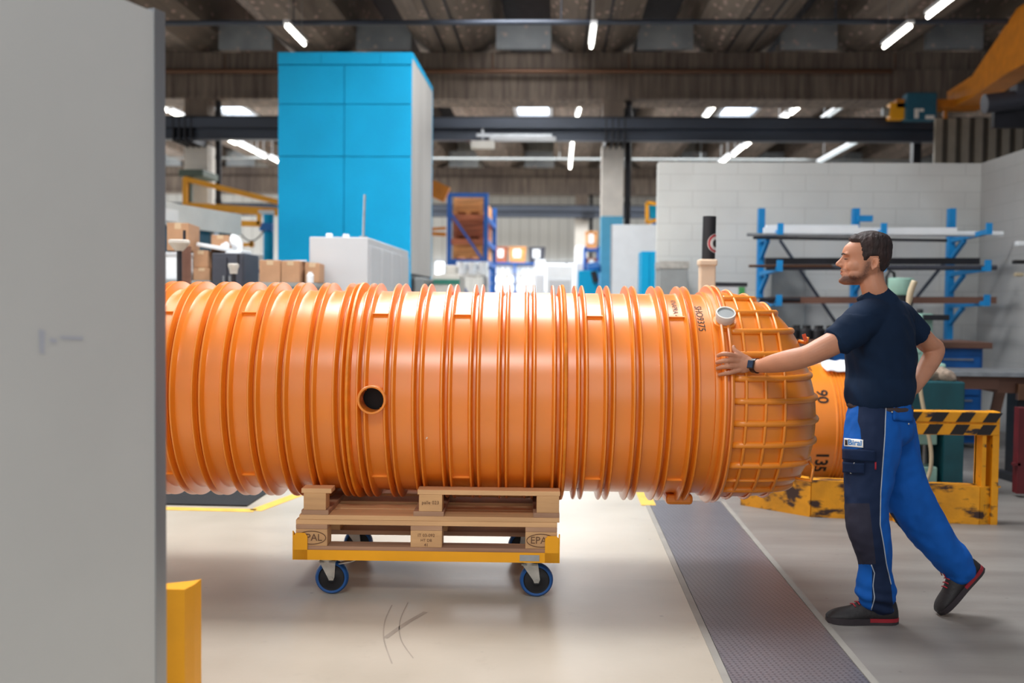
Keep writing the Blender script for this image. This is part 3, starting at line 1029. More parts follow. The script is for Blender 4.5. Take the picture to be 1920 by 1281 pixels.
dolly = thing('pallet_dolly', 'yellow steel dolly with blue castors under the two pallets', 'dolly', DC, R(2))
mb = MB()
for s_ in (-1, 1):
    mb.b2(-.608, .608, s_ * .405 - (.004 if s_ < 0 else 0), s_ * .405 + (.004 if s_ > 0 else 0), .176, .222)
    mb.b2(-.608, .608, *sorted((s_ * .405, s_ * .345)), .176, .182)
    mb.b2(*sorted((s_ * .608, s_ * .604)), -.405, .405, .176, .222)
    mb.b2(*sorted((s_ * .608, s_ * .55)), -.405, .405, .176, .182)
mb.b2(-.03, .03, -.4, .4, .176, .190)
mb.build('frame', M['yellow_worn'] if False else M['yellow'], dolly)
for sx in (-1, 1):
    for sy in (-1, 1):
        mb = MB()
        x0, x1 = sorted((sx * .610, sx * .545))
        P = [(x0, .176), (x1, .176), (x1, .285), (x1 - .012, .30), (x0 + .012, .30), (x0, .285)]
        mb.prism(P, *sorted((sy * .409, sy * .404)))
        y0, y1 = sorted((sy * .409, sy * .345))
        mb.prism([(y0, .176), (y1, .176), (y1, .27), (y0, .31)] if sy < 0 else [(y0, .176), (y1, .176), (y1, .31), (y0, .27)], *sorted((sx * .613, sx * .608)), axis='x')
        mb.build('corner_bracket', M['yellow'], dolly)
mb = MB(); mb.b2(.43, .52, -.4115, -.409, .184, .212); mb.build('rating_plate', M['steel'], dolly)


def caster(x, y, off, brake):
    mb = MB()
    mb.box((x, y, .170), (.11, .085, .008), None, .002)
    mb.tube([(x, y, .15), (x, y, .168)], .032, 20)
    for s_ in (-1, 1):
        mb.prism([(x - .036, .158), (x + .04, .158), (x + off + .016, .085), (x + off + .010, .068), (x + off - .010, .068), (x + off - .016, .082)], *sorted((y + s_ * .030, y + s_ * .0265)))
    mb.b2(x - .036, x + .04, y - .03, y + .03, .15, .158)
    if brake:
        mb.box((x + .075, y, .146), (.09, .04, .006), Euler((0, R(-12), 0)), .002)
        mb.box((x + .118, y, .157), (.03, .05, .006), Euler((0, R(-20), 0)), .002)
    mb.tube([(x + off, y - .036, .078), (x + off, y + .036, .078)], .008, 10)
    c_ = mb.build('castor_fork', M['zinc'], dolly, smooth=True)
    mb = MB(); mb.lathe([(-.02, .061), (-.022, .070), (-.016, .076), (0, .078), (.016, .076), (.022, .070), (.02, .061)], (x + off, y, .078), (0, 1, 0), 40, cap=False)
    mb.build('tyre', M['wheelblue'], c_, smooth=True)
    mb = MB(); mb.lathe([(-.018, .012), (-.021, .02), (-.014, .028), (-.012, .056), (-.02, .063), (.02, .063), (.012, .056), (.014, .028), (.021, .02), (.018, .012)], (x + off, y, .078), (0, 1, 0), 32)
    mb.build('wheel_hub', M['black'], c_, smooth=True)


caster(-.465, -.33, .020, True); caster(.475, -.33, .034, False)
caster(-.465, .33, .034, True); caster(.475, .33, -.03, False)
# a wooden wedge lying across the far side of the dolly
mb = MB(); mb.bar((-.44, .44, .20), (-.39, .44, .33), .03, .03); mb.build('brace', M['brown'], dolly)

# ================================================================ BEHIND THE DOME
# second orange pipe
p0 = pt(1500, 798, 6.0)
rpipe = abs(pt(1560, 683, 7.5).z - pt(1560, 912, 7.5).z) / 2 * .985
zc = (pt(1560, 683, 7.5).z + pt(1560, 912, 7.5).z) / 2 + .01
t_ = thing('orange_pipe', 'second orange pipe lying behind the tank, its end wound with fine grooves', 'pipe', (1.25, 7.5, zc - rpipe), R(2))
XG = pt(1566, 800, 7.06).x - 1.25
prof = [(.3, rpipe), (XG, rpipe)]
for i in range(9):
    x = XG + i * .024
    prof += [(x + .004, rpipe + .006), (x + .014, rpipe + .006), (x + .018, rpipe - .003), (x + .022, rpipe - .003)]
prof += [(XG + .25, rpipe), (XG + .25, rpipe - .02), (.4, rpipe - .02), (.3, rpipe - .02), (.3, rpipe)]
mb = MB(); mb.lathe(prof, (0, 0, rpipe), (1, 0, 0), 96, cap=False); mb.build('pipe_shell', M['orange'], t_, smooth=True)
mb = MB(); mb.lathe([(.35, rpipe - .02), (.355, rpipe - .02)], (0, 0, rpipe), (1, 0, 0), 64); mb.build('inner_disc', M['orange'], t_)


def on_pipe(x0, a0, r_):
    return lambda u, v: Vector((x0 + v, -r_ * math.cos(a0 - u / r_), rpipe + r_ * math.sin(a0 - u / r_)))


def ang(py, Y=7.08):
    z = pt(1545, py, Y).z - zc
    return math.asin(max(-1, min(1, z / rpipe)))
xx = pt(1545, 800, 7.07).x - 1.25 - .014
text_mesh('135', .125, on_pipe(xx, ang(870), rpipe + .002), 'marker_writing', M['ink'], t_, bold=.003)
text_mesh('90', .11, on_pipe(xx, ang(745), rpipe + .002), 'marker_writing', M['ink'], t_, bold=.002)
text_mesh('75', .08, on_pipe(xx - .05, ang(697), rpipe + .002), 'marker_writing', M['ink'], t_, bold=.001)
pz = zc - rpipe
for k_, dx in enumerate((.35, .7)):
    mb = MB(); mb.prism([(-.32, 0), (.32, 0), (.32, max(.05, pz + .08)), (.2, max(.03, pz + .01)), (0, max(.02, pz - .003)), (-.2, max(.03, pz + .01)), (-.32, max(.05, pz + .08))], 1.25 + dx, 1.25 + dx + .1, 'x')
    o = mb.build('support_cradle', M['steel']); o.location = (0, 7.5, 0)
    tag(o, ('grey cradle under the second orange pipe, nearer the dome', 'grey cradle under the second orange pipe, nearer the man')[k_], 'support')
mb = MB(); p = pt(1568, 676, 7.5)
t_ = thing('white_sack', 'crumpled white plastic sheet lying on the second orange pipe behind the man', 'sheet', (p.x, 7.5, zc + rpipe))
P = []
mb = MB()
for i in range(13):
    for j in range(9):
        x = -.13 + .3 * i / 12; a = R(60 + 70 * j / 8)
        r_ = rpipe + .022 + .022 * noise.noise(Vector((x * 14, a * 5, 3)))
        P.append(mb.bm.verts.new((x + .02 * math.sin(a * 9), -r_ * math.cos(a), -rpipe + r_ * math.sin(a))))
for i in range(12):
    for j in range(8):
        mb.bm.faces.new((P[i * 9 + j], P[i * 9 + 9 + j], P[i * 9 + 10 + j], P[i * 9 + j + 1]))
o = mb.build('sheet', M['foam'], t_, smooth=2); md = o.modifiers.new('s', 'SOLIDIFY'); md.thickness = .006

# yellow barrier with hazard stripes
bar = thing('yellow_barrier', 'worn yellow steel barrier with black hazard stripes behind the man', 'barrier', (0, 0, 0))
YB = 6.37
def skirt(pA, pB):
    mb = MB(); d = (pB - pA)
    mb.bar(Vector((pA.x, pA.y, .12)), Vector((pB.x, pB.y, .12)), .02, .24)
    mb.bar(Vector((pA.x, pA.y + .05, .235)), Vector((pB.x, pB.y + .05, .235)), .12, .012)
    return mb.build('skirt_plate', M['yellow_skirt'], bar)
a = Vector((pt(1874, 960, YB).x, YB, 0)); b = Vector((pt(1520, 970, 6.5).x, 6.5, 0)); c = Vector((pt(1390, 940, 6.85).x, 6.85, 0))
a2 = Vector((pt(1835, 960, YB).x, YB, 0))
skirt(b, a2); skirt(a2, a + Vector((0, .04, 0))); skirt(c, b)
zt = .715
x0 = pt(1684, 800, YB).x; x1 = pt(1713, 800, YB).x; x2 = pt(1843, 800, YB).x; x3 = pt(1874, 800, YB).x
mb = MB(); mb.b2(x0, x1, YB - .005, YB + .1, .0, zt - .14); mb.build('post', M['yellow_worn'], bar)
mb = MB(); mb.b2(x2, x2 + .025, YB, YB + .11, 0, zt - .14); mb.b2(x2, x3, YB + .09, YB + .12, 0, zt - .14); mb.b2(x3 - .04, x3, YB - .005, YB + .1, 0, zt); mb.build('post', M['yellow_worn'], bar)
mb = MB(); mb.b2(x0 - .02, x3, YB - .012, YB + .02, zt - .15, zt - .078, .008); mb.b2(x0 - .02, x3, YB - .012, YB + .02, zt - .07, zt, .008); mb.b2(x0 - .02, x3, YB + .0, YB + .12, zt - .15, zt - .005); rl = mb.build('top_rail', M['yellow_worn'], bar)
for k in range(4):
    for (za, zb_, sh) in ((zt - .066, zt - .006, .0), (zt - .146, zt - .082, -.035)):
        xs = x0 + .02 + k * .165 + sh
        if xs + .1 > x3: continue
        mb = MB(); mb.prism([(xs, za), (xs + .085, za), (xs + .125, zb_), (xs + .04, zb_)], YB - .0145, YB - .0125); mb.build('hazard_stripe', M['ink'], rl)

# vent post behind the tank
p = pt(1325, 545, 7.6)
t_ = thing('vent_post', 'black tube with prohibition sticker standing on a cream socket behind the tank', 'post', (p.x, 7.6, 0))
zb = pt(1325, 487, 7.6).z; zt2 = pt(1328, 406, 7.6).z
mb = MB(); mb.b2(-.058, .058, -.058, .058, 0, zb - .04, .01); mb.box((0, 0, zb - .024), (.137, .137, .05), None, .012); mb.build('socket', M['cream'], t_)
mb = MB(); mb.tube([(.008, 0, zb), (.012, 0, zt2)], .050, 28); tb = mb.build('tube', M['black'], t_, smooth=True)
zz = pt(1333, 457, 7.6).z
def cyl_disc(r0, r1, name, m, off):
    mb = MB(); n_ = 28; ns = 8
    for k in range(n_):
        for j in range(ns):
            ra, rb = r0 + (r1 - r0) * j / ns, r0 + (r1 - r0) * (j + 1) / ns
            vs = []
            for (a_, r_) in ((k, ra), (k, rb), (k + 1, rb), (k + 1, ra)):
                u = r_ * math.cos(2 * math.pi * a_ / n_); v = r_ * math.sin(2 * math.pi * a_ / n_)
                th = 1.0 + u / .0525
                vs.append(mb.bm.verts.new((.011 + .0505 * math.sin(th) * (1 + off), -.0505 * math.cos(th) * (1 + off), zz + v)))
            mb.bm.faces.new(vs)
    return mb.build(name, m, tb)
cyl_disc(.001, .072, 'sticker', M['sticker'], .01)
cyl_disc(.052, .068, 'sticker_ring', M['redmark'], .03)
cyl_disc(.001, .03, 'sticker_symbol', M['ink'], .03)

# ================================================================ THE WORKER
from mathutils.bvhtree import BVHTree
man = thing('person', 'bearded worker in navy T-shirt and blue work trousers, pushing the orange tank', 'person', (1.40, 4.36, 0))
LO = Vector(man.location)
Fb = Vector((-.87, .49, 0)).normalized(); Lb = Vector((-Fb.y, Fb.x, 0))   # chest direction, towards his left
Fh = Vector((-.98, .20, 0)).normalized(); Lh = Vector((-Fh.y, Fh.x, 0))   # face direction
UP = Vector((0, 0, 1))
HS_ = .93
HC = pt(1624.5, 481, 4.36)


def hp(f, l, u):
    return HC + (Fh * f + Lh * l + UP * u) * HS_


def cr(pts, n=6):
    """smooth curve through the points (tuples of any numbers)"""
    out = []
    P = [pts[0]] + list(pts) + [pts[-1]]
    for i in range(1, len(P) - 2):
        for k in range(n):
            t_ = k / n
            out.append(tuple(.5 * ((2 * b) + (-a + c) * t_ + (2 * a - 5 * b + 4 * c - d) * t_ * t_ + (-a + 3 * b - 3 * c + d) * t_ ** 3) for a, b, c, d in zip(P[i - 1], P[i], P[i + 1], P[i + 2])))
    out.append(tuple(pts[-1]))
    return out


def limb(mb, pts, n=5, seg=20):
    """pts: (x,y,z,r)"""
    c = cr([tuple(p) for p in pts], n)
    mb.tube([q[:3] for q in c], [q[3] for q in c], seg)
    mb.ell(c[0][:3], [Vector((c[0][3], 0, 0)), Vector((0, c[0][3], 0)), Vector((0, 0, c[0][3]))], 16, 10)
    mb.ell(c[-1][:3], [Vector((c[-1][3], 0, 0)), Vector((0, c[-1][3], 0)), Vector((0, 0, c[-1][3]))], 16, 10)


def stack(mb, secs, fdir, ldir, n=5, seg=36, pw=2.3):
    """horizontal slices: (x,y,z,half width along ldir, half depth along fdir)"""
    c = cr(secs, n)
    rings = []
    for q in c:
        ring = []
        for k in range(seg):
            a = 2 * math.pi * k / seg
            ca, sa = math.cos(a), math.sin(a)
            cf = math.copysign(abs(ca) ** (2 / pw), ca); sf = math.copysign(abs(sa) ** (2 / pw), sa)
            ring.append(mb.bm.verts.new(Vector(q[:3]) + ldir * q[3] * cf + fdir * q[4] * sf))
        rings.append(ring)
    for i in range(len(rings) - 1):
        for k in range(seg):
            mb.bm.faces.new((rings[i][k], rings[i][(k + 1) % seg], rings[i + 1][(k + 1) % seg], rings[i + 1][k]))
    mb.bm.faces.new(rings[0][::-1]); mb.bm.faces.new(rings[-1])


def W(px, py, Y, r=None):
    v = pt(px, py, Y)
    return (v.x, v.y, v.z) if r is None else (v.x, v.y, v.z, r)


# ---- head slices: u, back f, front f, half width
HS = [(-.132, .035, .094, .020), (-.126, .012, .109, .036), (-.114, -.012, .1155, .048), (-.098, -.035, .113, .057), (-.082, -.058, .106, .063), (-.066, -.078, .109, .067),
      (-.050, -.090, .104, .071), (-.03, -.098, .0985, .0745), (-.008, -.104, .0985, .077), (.012, -.106, .105, .079), (.022, -.1065, .107, .079), (.045, -.105, .098, .078),
      (.066, -.098, .078, .072), (.084, -.084, .055, .060), (.097, -.062, .028, .043), (.104, -.03, -.005, .018)]


def head_ring(q, off=0., seg=64):
    u, b, f, w = q
    c = (b + f) / 2; h = (f - b) / 2 + off; w = w + off
    out = []
    for k in range(seg):
        a = 2 * math.pi * k / seg
        ca, sa = math.cos(a), math.sin(a)     # ca: forward
        wn = w * (1 - .16 * max(0, ca)) * (1. if u < -.09 else 1.)
        pw = 2.25
        x = math.copysign(abs(ca) ** (2 / pw), ca); y = math.copysign(abs(sa) ** (2 / pw), sa)
        out.append((c + h * x, wn * y, u, a))
    return out


mb = MB()
rings = []
for q in cr(HS, 4):
    rings.append([mb.bm.verts.new(hp(f, l, u)) for f, l, u, a in head_ring(q)])
for i in range(len(rings) - 1):
    for k in range(64):
        mb.bm.faces.new((rings[i][k], rings[i][(k + 1) % 64], rings[i + 1][(k + 1) % 64], rings[i + 1][k]))
mb.bm.faces.new(rings[0][::-1]); mb.bm.faces.new(rings[-1])


def E(f, l, u, rf, rl, ru, tilt=0.):
    a = Fh * math.cos(tilt) + UP * math.sin(tilt); c = -Fh * math.sin(tilt) + UP * math.cos(tilt)
    mb.ell(hp(f, l, u), [a * rf * HS_, Lh * rl * HS_, c * ru * HS_], 20, 14)


# nose
limb(mb, [tuple(hp(.095, 0, .006)) + (.0075,), tuple(hp(.104, 0, -.008)) + (.0075,), tuple(hp(.1145, 0, -.022)) + (.0085,), tuple(hp(.1245, 0, -.035)) + (.0105,)], 5, 16)
E(.112, .010, -.042, .011, .0075, .008); E(.112, -.010, -.042, .011, .0075, .008); E(.104, 0, -.046, .012, .009, .008)
E(.092, 0, -.030, .022, .016, .026)
# brow ridge, cheeks, chin, lips
for s_ in (1, -1):
    E(.084, s_ * .028, .010, .018, .024, .011)
    E(.052, s_ * .042, -.046, .040, .027, .034)
    E(.05, s_ * .052, -.085, .03, .014, .022)
E(.107, 0, -.112, .014, .022, .014)
E(.1035, 0, -.064, .0115, .022, .0075); E(.1015, 0, -.081, .0115, .020, .007)
# ears
for s_ in (1, -1):
    c = hp(-.028, s_ * .084, -.037)
    ax1 = (Fh * .97 - UP * .12 + Lh * s_ * -.35).normalized(); ax2 = (UP * .97 - Fh * .22).normalized(); ax3 = ax1.cross(ax2)
    mb.ell(c, [ax1 * .0150, ax2 * .0255, ax3 * .0060], 20, 12)
    P = [c + ax1 * (-.0150 * math.sin(q_)) + ax2 * (.0255 * math.cos(q_)) - ax3 * (-.003 if ax3.dot(Lh * s_) > 0 else .003) for q_ in [-.9 + k * .26 for k in range(14)]]
    mb.tube(P, [.0028] * 3 + [.0036] * 11, 8)
    mb.ell(c - ax2 * .021, [ax1 * .008, ax2 * .009, ax3 * .006], 14, 8)
# neck
limb(mb, [tuple(hp(-.022, 0, -.03)) + (.049,), tuple(hp(-.024, 0, -.10)) + (.051,), tuple(hp(-.040, 0, -.16)) + (.054,), (1.401, 4.385, 1.36, .070)])
# torso inside the shirt
stack(mb, [(1.406, 4.39, .86, .13, .10), (1.406, 4.39, .95, .125, .095), (1.406, 4.39, 1.08, .12, .095), (1.406, 4.385, 1.22, .145, .105), (1.406, 4.385, 1.32, .15, .095), (1.406, 4.385, 1.375, .10, .075), (1.401, 4.385, 1.40, .055, .055)], Fb, Lb)
# left arm
WR = Vector(W(1412, 684, 4.425))
SHL = (1.281, 4.25, 1.325)
ELB = W(1513, 668, 4.20)
limb(mb, [(1.336, 4.30, 1.33, .055), SHL + (.058,), W(1573, 636, 4.215, .052), W(1540, 655, 4.20, .048), W(1512, 668, 4.205, .045), W(1480, 676, 4.26, .046), W(1450, 682, 4.33, .040), W(1428, 686, 4.385, .031), W(1414, 685, 4.418, .028)], 6, 24)
# left hand
def fl(pts, r):
    limb(mb, [tuple(W(*p)) + (q * 1.13,) for p, q in zip(pts, r)], 4, 14)
# palm
PC = Vector(W(1392, 682, 4.438))
vx = (Vector(W(1372, 681, 4.437)) - Vector(W(1412, 684, 4.430))).normalized()
vz = UP - vx * UP.dot(vx); vz.normalize(); vy = vx.cross(vz)
mb.ell(PC, [vx * .048, vy * .0155, vz * .043], 28, 16)
mb.ell(Vector(W(1381, 681, 4.437)), [vx * .026, vy * .0135, vz * .043], 28, 16)
mb.ell(Vector(W(1403, 683, 4.432)), [vx * .030, vy * .019, vz * .032], 28, 16)
fl([(1388, 670, 4.436), (1377, 667, 4.432), (1366, 664.5, 4.420), (1355, 664, 4.430), (1346.5, 667, 4.456)], [.0105, .0105, .0098, .009, .0078])
fl([(1388, 677, 4.436), (1377, 676.5, 4.430), (1364, 676, 4.418), (1353, 677.5, 4.432), (1344.5, 680, 4.462)], [.0105, .0108, .010, .0092, .008])
fl([(1388, 686, 4.436), (1377, 687, 4.430), (1365, 687.5, 4.420), (1354, 688.5, 4.434), (1345.5, 691, 4.460)], [.0105, .0105, .0098, .009, .0078])
fl([(1390, 693, 4.436), (1380, 696, 4.433), (1369, 699, 4.427), (1358, 701, 4.436), (1348.5, 703, 4.455)], [.010, .0098, .009, .0082, .0072])
fl([(1398, 674, 4.436), (1389, 666, 4.442), (1380.5, 660, 4.446), (1376.5, 655, 4.452), (1375.5, 650.5, 4.458)], [.014, .0125, .0105, .009, .0075])
# right arm, hand on the hip
limb(mb, [(1.476, 4.46, 1.335, .052), (1.524, 4.525, 1.325, .056), (1.606, 4.56, 1.262, .050), (1.681, 4.595, 1.20, .045), (1.721, 4.61, 1.175, .040), (1.691, 4.585, 1.125, .043), (1.636, 4.535, 1.06, .036), (1.591, 4.50, 1.005, .028)], 6, 22)
RH = Vector((1.561, 4.475, .975))
mb.ell(RH, [Vector((-.55, -.45, -.7)).normalized() * .05, Vector((.6, -.8, .05)).normalized() * .017, Vector((.6, .4, -.7)).normalized() * .036], 22, 14)
for k in range(4):
    o_ = Vector((.6, .4, -.7)).normalized() * (.03 - k * .019)
    b_ = RH + o_ + Vector((-.03, -.03, -.03))
    L_ = (.06, .068, .064, .05)[k]
    limb(mb, [tuple(b_) + (.0095,), tuple(b_ + Vector((-.45, -.25, -.6)) * L_ * .5) + (.009,), tuple(b_ + Vector((-.75, -.15, -.7)) * L_) + (.0078,)], 4, 12)
limb(mb, [tuple(RH + Vector((0, .01, .02))) + (.013,), tuple(RH + Vector((-.03, .03, .005))) + (.011,), tuple(RH + Vector((-.06, .045, -.01))) + (.009,)], 4, 12)
# legs and feet inside the trousers
limb(mb, [W(1640, 790, 4.32, .085), W(1628, 880, 4.30, .072), W(1626, 970, 4.28, .055), W(1632, 1040, 4.29, .045), W(1650, 1110, 4.33, .034), W(1652, 1138, 4.33, .030)])
limb(mb, [W(1665, 800, 4.46, .085), W(1695, 900, 4.47, .072), W(1735, 985, 4.47, .052), W(1768, 1035, 4.46, .043), W(1798, 1075, 4.46, .035)])
limb(mb, [W(1654, 1142, 4.33, .028), W(1612, 1153, 4.33, .022), W(1575, 1156, 4.335, .018)])
limb(mb, [W(1808, 1076, 4.46, .026), W(1795, 1105, 4.46, .018)])
for v in mb.bm.verts:
    v.co -= LO
body = mb.build('body', M['skin'])
body = solidify(body, .0034, 3, 'body', man, M['skin'])
# carve the face and lay in the beard colour
me = body.data
ca = me.color_attributes.new('beard', 'FLOAT_COLOR', 'POINT')


def gs(d, s): return math.exp(-(d / s) ** 2)


def seg_d(p, a, b):
    ax, ay = b[0] - a[0], b[1] - a[1]
    t_ = max(0, min(1, ((p[0] - a[0]) * ax + (p[1] - a[1]) * ay) / (ax * ax + ay * ay)))
    return math.hypot(p[0] - a[0] - ax * t_, p[1] - a[1] - ay * t_)


HCL = HC - LO
cols = [0.0] * (4 * len(me.vertices))
for v in me.vertices:
    p = (v.co - HCL) / HS_
    u = p.z
    b_ = 0.
    if -.2 < u < .13:
        f, l = p.dot(Fh), p.dot(Lh)
        if abs(f) < .2 and abs(l) < .12:
            al = abs(l)
            d = Vector((0, 0, 0))
            if f > .03:
                d -= Fh * .0085 * gs(math.hypot(al - .031, u + .012), .0135)            # eye sockets
                d += Fh * .0045 * gs(math.hypot(al - .031, (u + .013) * 1.3), .0085)      # lid
                d -= Fh * .003 * gs(abs(u + .073), .0035) * gs(al, .024)                   # mouth line
                d -= Fh * .003 * gs(seg_d((al, u), (.018, -.045), (.032, -.075)), .004)    # smile fold
                d -= Fh * .004 * gs(u + .095, .007) * gs(al, .02)                          # under the lip
            if al > .07 and abs(f + .030) < .03 and abs(u + .037) < .035:                  # ear hollow
                q = ((f + .026) / .0075) ** 2 + ((u + .036) / .012) ** 2
                if (l > 0) == (l > 0):
                    d -= Lh * math.copysign(.013 * math.exp(-q), l)
            v.co = v.co + d * HS_
            jaw = min(seg_d((f, u), (-.004, -.035), (.012, -.092)), seg_d((f, u), (.012, -.092), (.06, -.118)), seg_d((f, u), (.06, -.115), (.112, -.112)))
            b_ = .95 * gs(jaw, .019) + .75 * gs(seg_d((f, u), (.06, -.10), (.10, -.10)), .012) + .55 * gs(seg_d((f, u), (.088, -.066), (.115, -.057)), .0055)
            if f > .095 and abs(u + .073) < .007: b_ *= .3
            if u > -.01: b_ *= max(0, 1 - (u + .01) / .02)
            if u < -.125: b_ *= max(0, 1 - (-.125 - u) / .02)
            if f < -.012: b_ *= max(0, 1 - (-.012 - f) / .012)
            # cropped nape
            if f < -.045 and u < -.05:
                b_ = max(b_, .75 * gs(u + .055, .03))
            b_ = min(1, b_ * (.85 + .35 * noise.noise(Vector((f * 260, al * 260, u * 260)))))
    k = v.index * 4
    cols[k] = cols[k + 1] = cols[k + 2] = max(0, b_); cols[k + 3] = 1
ca.data.foreach_set('color', cols)
# hair
mb = MB()
rings = []
HH = cr(HS, 5)


def hairline(f):
    P = [(-.2, -.078), (-.062, -.078), (-.052, -.060), (-.046, -.004), (-.008, -.004), (.004, -.024), (.018, -.024), (.024, .0), (.028, .03), (.034, .060), (.068, .064), (.078, .075), (.09, .2), (.3, .3)]
    for (a, b), (c, d) in zip(P, P[1:]):
        if a <= f <= c: return b + (d - b) * (f - a) / (c - a)
    return .2


NSEG = 120
HH2 = [q for q in HH if q[0] > -.10]
for q in HH2:
    ring = []
    for f, l, u, a in head_ring(q, 0., NSEG):
        e = u - hairline(f)
        w = max(0, min(1, (e + .004) / .010))
        th = .0055 + .008 * max(0, min(1, (u - .03) / .05)) + (.004 if f > .04 else 0) - .004 * max(0, min(1, (-u) / .06))
        n_ = noise.noise(Vector((f * 70, l * 70, u * 45))) * .0022 + noise.noise(Vector((f * 190 + u * 90, l * 190, u * 60))) * .0014
        off = -.008 + (th + n_ * 1.4 + .008) * w
        cdir = Vector((f - (q[1] + q[2]) / 2, l, max(0, u) * .9))
        cdir.normalize()
        ring.append(mb.bm.verts.new(hp(f + cdir.x * off, l + cdir.y * off, u + cdir.z * off) - LO))
    rings.append(ring)
for i in range(len(rings) - 1):
    for k in range(NSEG):
        mb.bm.faces.new((rings[i][k], rings[i][(k + 1) % NSEG], rings[i + 1][(k + 1) % NSEG], rings[i + 1][k]))
topv = mb.bm.verts.new(hp(-.018, 0, .120) - LO)
for k in range(NSEG):
    mb.bm.faces.new((rings[-1][k], rings[-1][(k + 1) % NSEG], topv))
mb.bm.faces.new(rings[0][::-1])
# locks combed up and back along the front and crown
for i in range(150):
    a = random.uniform(-2.4, 2.4); rr = random.uniform(.15, 1)
    f0 = -.018 + .080 * rr * math.cos(a); l0 = .060 * rr * math.sin(a)
    u0 = .106 - .030 * rr * rr - (.01 if abs(a) > 1.8 else 0)
    if f0 > .062: continue
    P = [(hp(f0 + .006, l0, u0 - .006) - LO), (hp(f0, l0 * 1.05, u0 + .004) - LO), (hp(f0 - .012, l0 * 1.08, u0 + .008) - LO), (hp(f0 - .026, l0 * 1.06, u0 + .004) - LO)]
    mb.tube(P, [.0035, .0042, .0034, .001], 6)
mb.build('hair', M['hair'], man, smooth=2)
# eyes, brows, mouth
for s_ in (1, -1):
    mb = MB(); P = [hp(.0985 - .004 * abs(t_ - .2) - .012 * max(0, t_) ** 1.5, s_ * (.028 + t_ * .014), -.0125 - .0018 * abs(t_)) - LO for t_ in (-1, -.6, -.2, .2, .6, 1)]
    mb.tube(P, [.0008, .0018, .0022, .0022, .0017, .0008], 8); mb.build('eyelashes', M['eye'], man, smooth=2)
    mb = MB(); P = [hp(.1065 - .019 * max(0, t_) ** 1.6, s_ * (.029 + t_ * .019), .0085 + .0035 * (1 - t_ * t_) - .003 * t_) - LO for t_ in (-1, -.6, -.2, .2, .6, 1)]
    mb.tube(P, [.001, .0024, .003, .003, .0024, .001], 8); mb.build('eyebrow', M['hair'], man, smooth=2)
mb = MB(); P = [hp(.1105 - .027 * abs(t_) ** 1.7, t_ * .028, -.073 + .006 * abs(t_) ** 2) - LO for t_ in (-1, -.75, -.5, -.25, 0, .25, .5, .75, 1)]
mb.tube(P, [.001, .0018, .002, .0022, .0022, .0022, .002, .0018, .001], 8); mb.build('mouth', M['lipdark'], man, smooth=2)
mb = MB(); P = [hp(.1105 - .027 * abs(t_) ** 1.7, t_ * .021, -.078 + .004 * abs(t_) ** 2) - LO for t_ in (-1, -.6, -.25, 0, .25, .6, 1)]
mb.tube(P, [.001, .0028, .0034, .0036, .0034, .0028, .001], 8); mb.build('lower_lip', M['lip'], man, smooth=2)

# ---- T-shirt
CC = pt(1633, 549, 4.37); CD = (Fh * .6 + UP * .8).normalized()
mb = MB()
mb.tube([CC - CD * .085 - Fh * .008, CC - CD * .045, CC - CD * .012, CC + CD * .013], [.074, .073, .068, .0635], 32)
stack(mb, [(1.401, 4.39, .936, .160, .128), (1.403, 4.39, .98, .166, .135), (1.406, 4.388, 1.08, .166, .137), (1.406, 4.385, 1.18, .178, .140), (1.404, 4.385, 1.27, .184, .135), (1.406, 4.385, 1.33, .172, .112), (1.408, 4.387, 1.375, .122, .088), (1.401, 4.387, 1.405, .080, .070), (1.391, 4.383, 1.418, .066, .062)], Fb, Lb, pw=2.15)
limb(mb, [(1.376, 4.34, 1.315, .085), (1.301, 4.265, 1.318, .079), W(1592, 622, 4.215, .068), W(1578, 635, 4.21, .0655)], 5, 28)
mb.tube([W(1584, 629, 4.212), W(1567, 643, 4.205)], [.068, .066], 28)
limb(mb, [(1.446, 4.43, 1.315, .085), (1.515, 4.515, 1.312, .080), (1.575, 4.548, 1.275, .070)], 5, 26)
mb.tube([(1.560, 4.54, 1.285), (1.630, 4.572, 1.236)], [.070, .067], 26)
for v in mb.bm.verts: v.co -= LO
sh = mb.build('t_shirt', M['shirt'])
sh = solidify(sh, .006, 5, 't_shirt', man, M['shirt'])
def normals(me_):
    a = [0.] * (3 * len(me_.vertices)); me_.vertices.foreach_get('co', a)
    nn_ = [Vector(q.vector) for q in me_.vertex_normals]
    return [Vector(a[i:i + 3]) for i in range(0, len(a), 3)], nn_


def put(me_, co):
    me_.vertices.foreach_set('co', [c for q in co for c in q]); me_.update()


CO, NO = normals(sh.data)
for i, p in enumerate(CO):
    w = noise.noise(Vector((p.x * 9 + p.z * 5, p.y * 9, p.z * 3.5 - p.x * 4))) * .012
    w += .009 * noise.noise(Vector((p.x * 20 + p.z * 12, p.y * 20, p.z * 10)))
    if p.z < 1.06: w += .010 * math.sin((p.z - .94) / .12 * math.pi) * max(0, 1) * (1 if p.z > .94 else 0)
    n_ = NO[i]
    k_ = 1 if p.z < 1.33 else .35
    CO[i] = p + n_ * w * k_
put(sh.data, CO)
# ---- belt
mb = MB()
P = []
for k in range(40):
    a = 2 * math.pi * k / 40
    P.append(Vector((1.406, 4.39, .932 + .006 * math.cos(a))) + Fb * (.122 * math.cos(a)) + Lb * (.143 * math.sin(a)) - LO)
mb.tube(P, [(.006, .019)] * 40 if False else .016, 10, closed=True)
mb.build('belt', M['belt'], man, smooth=2)

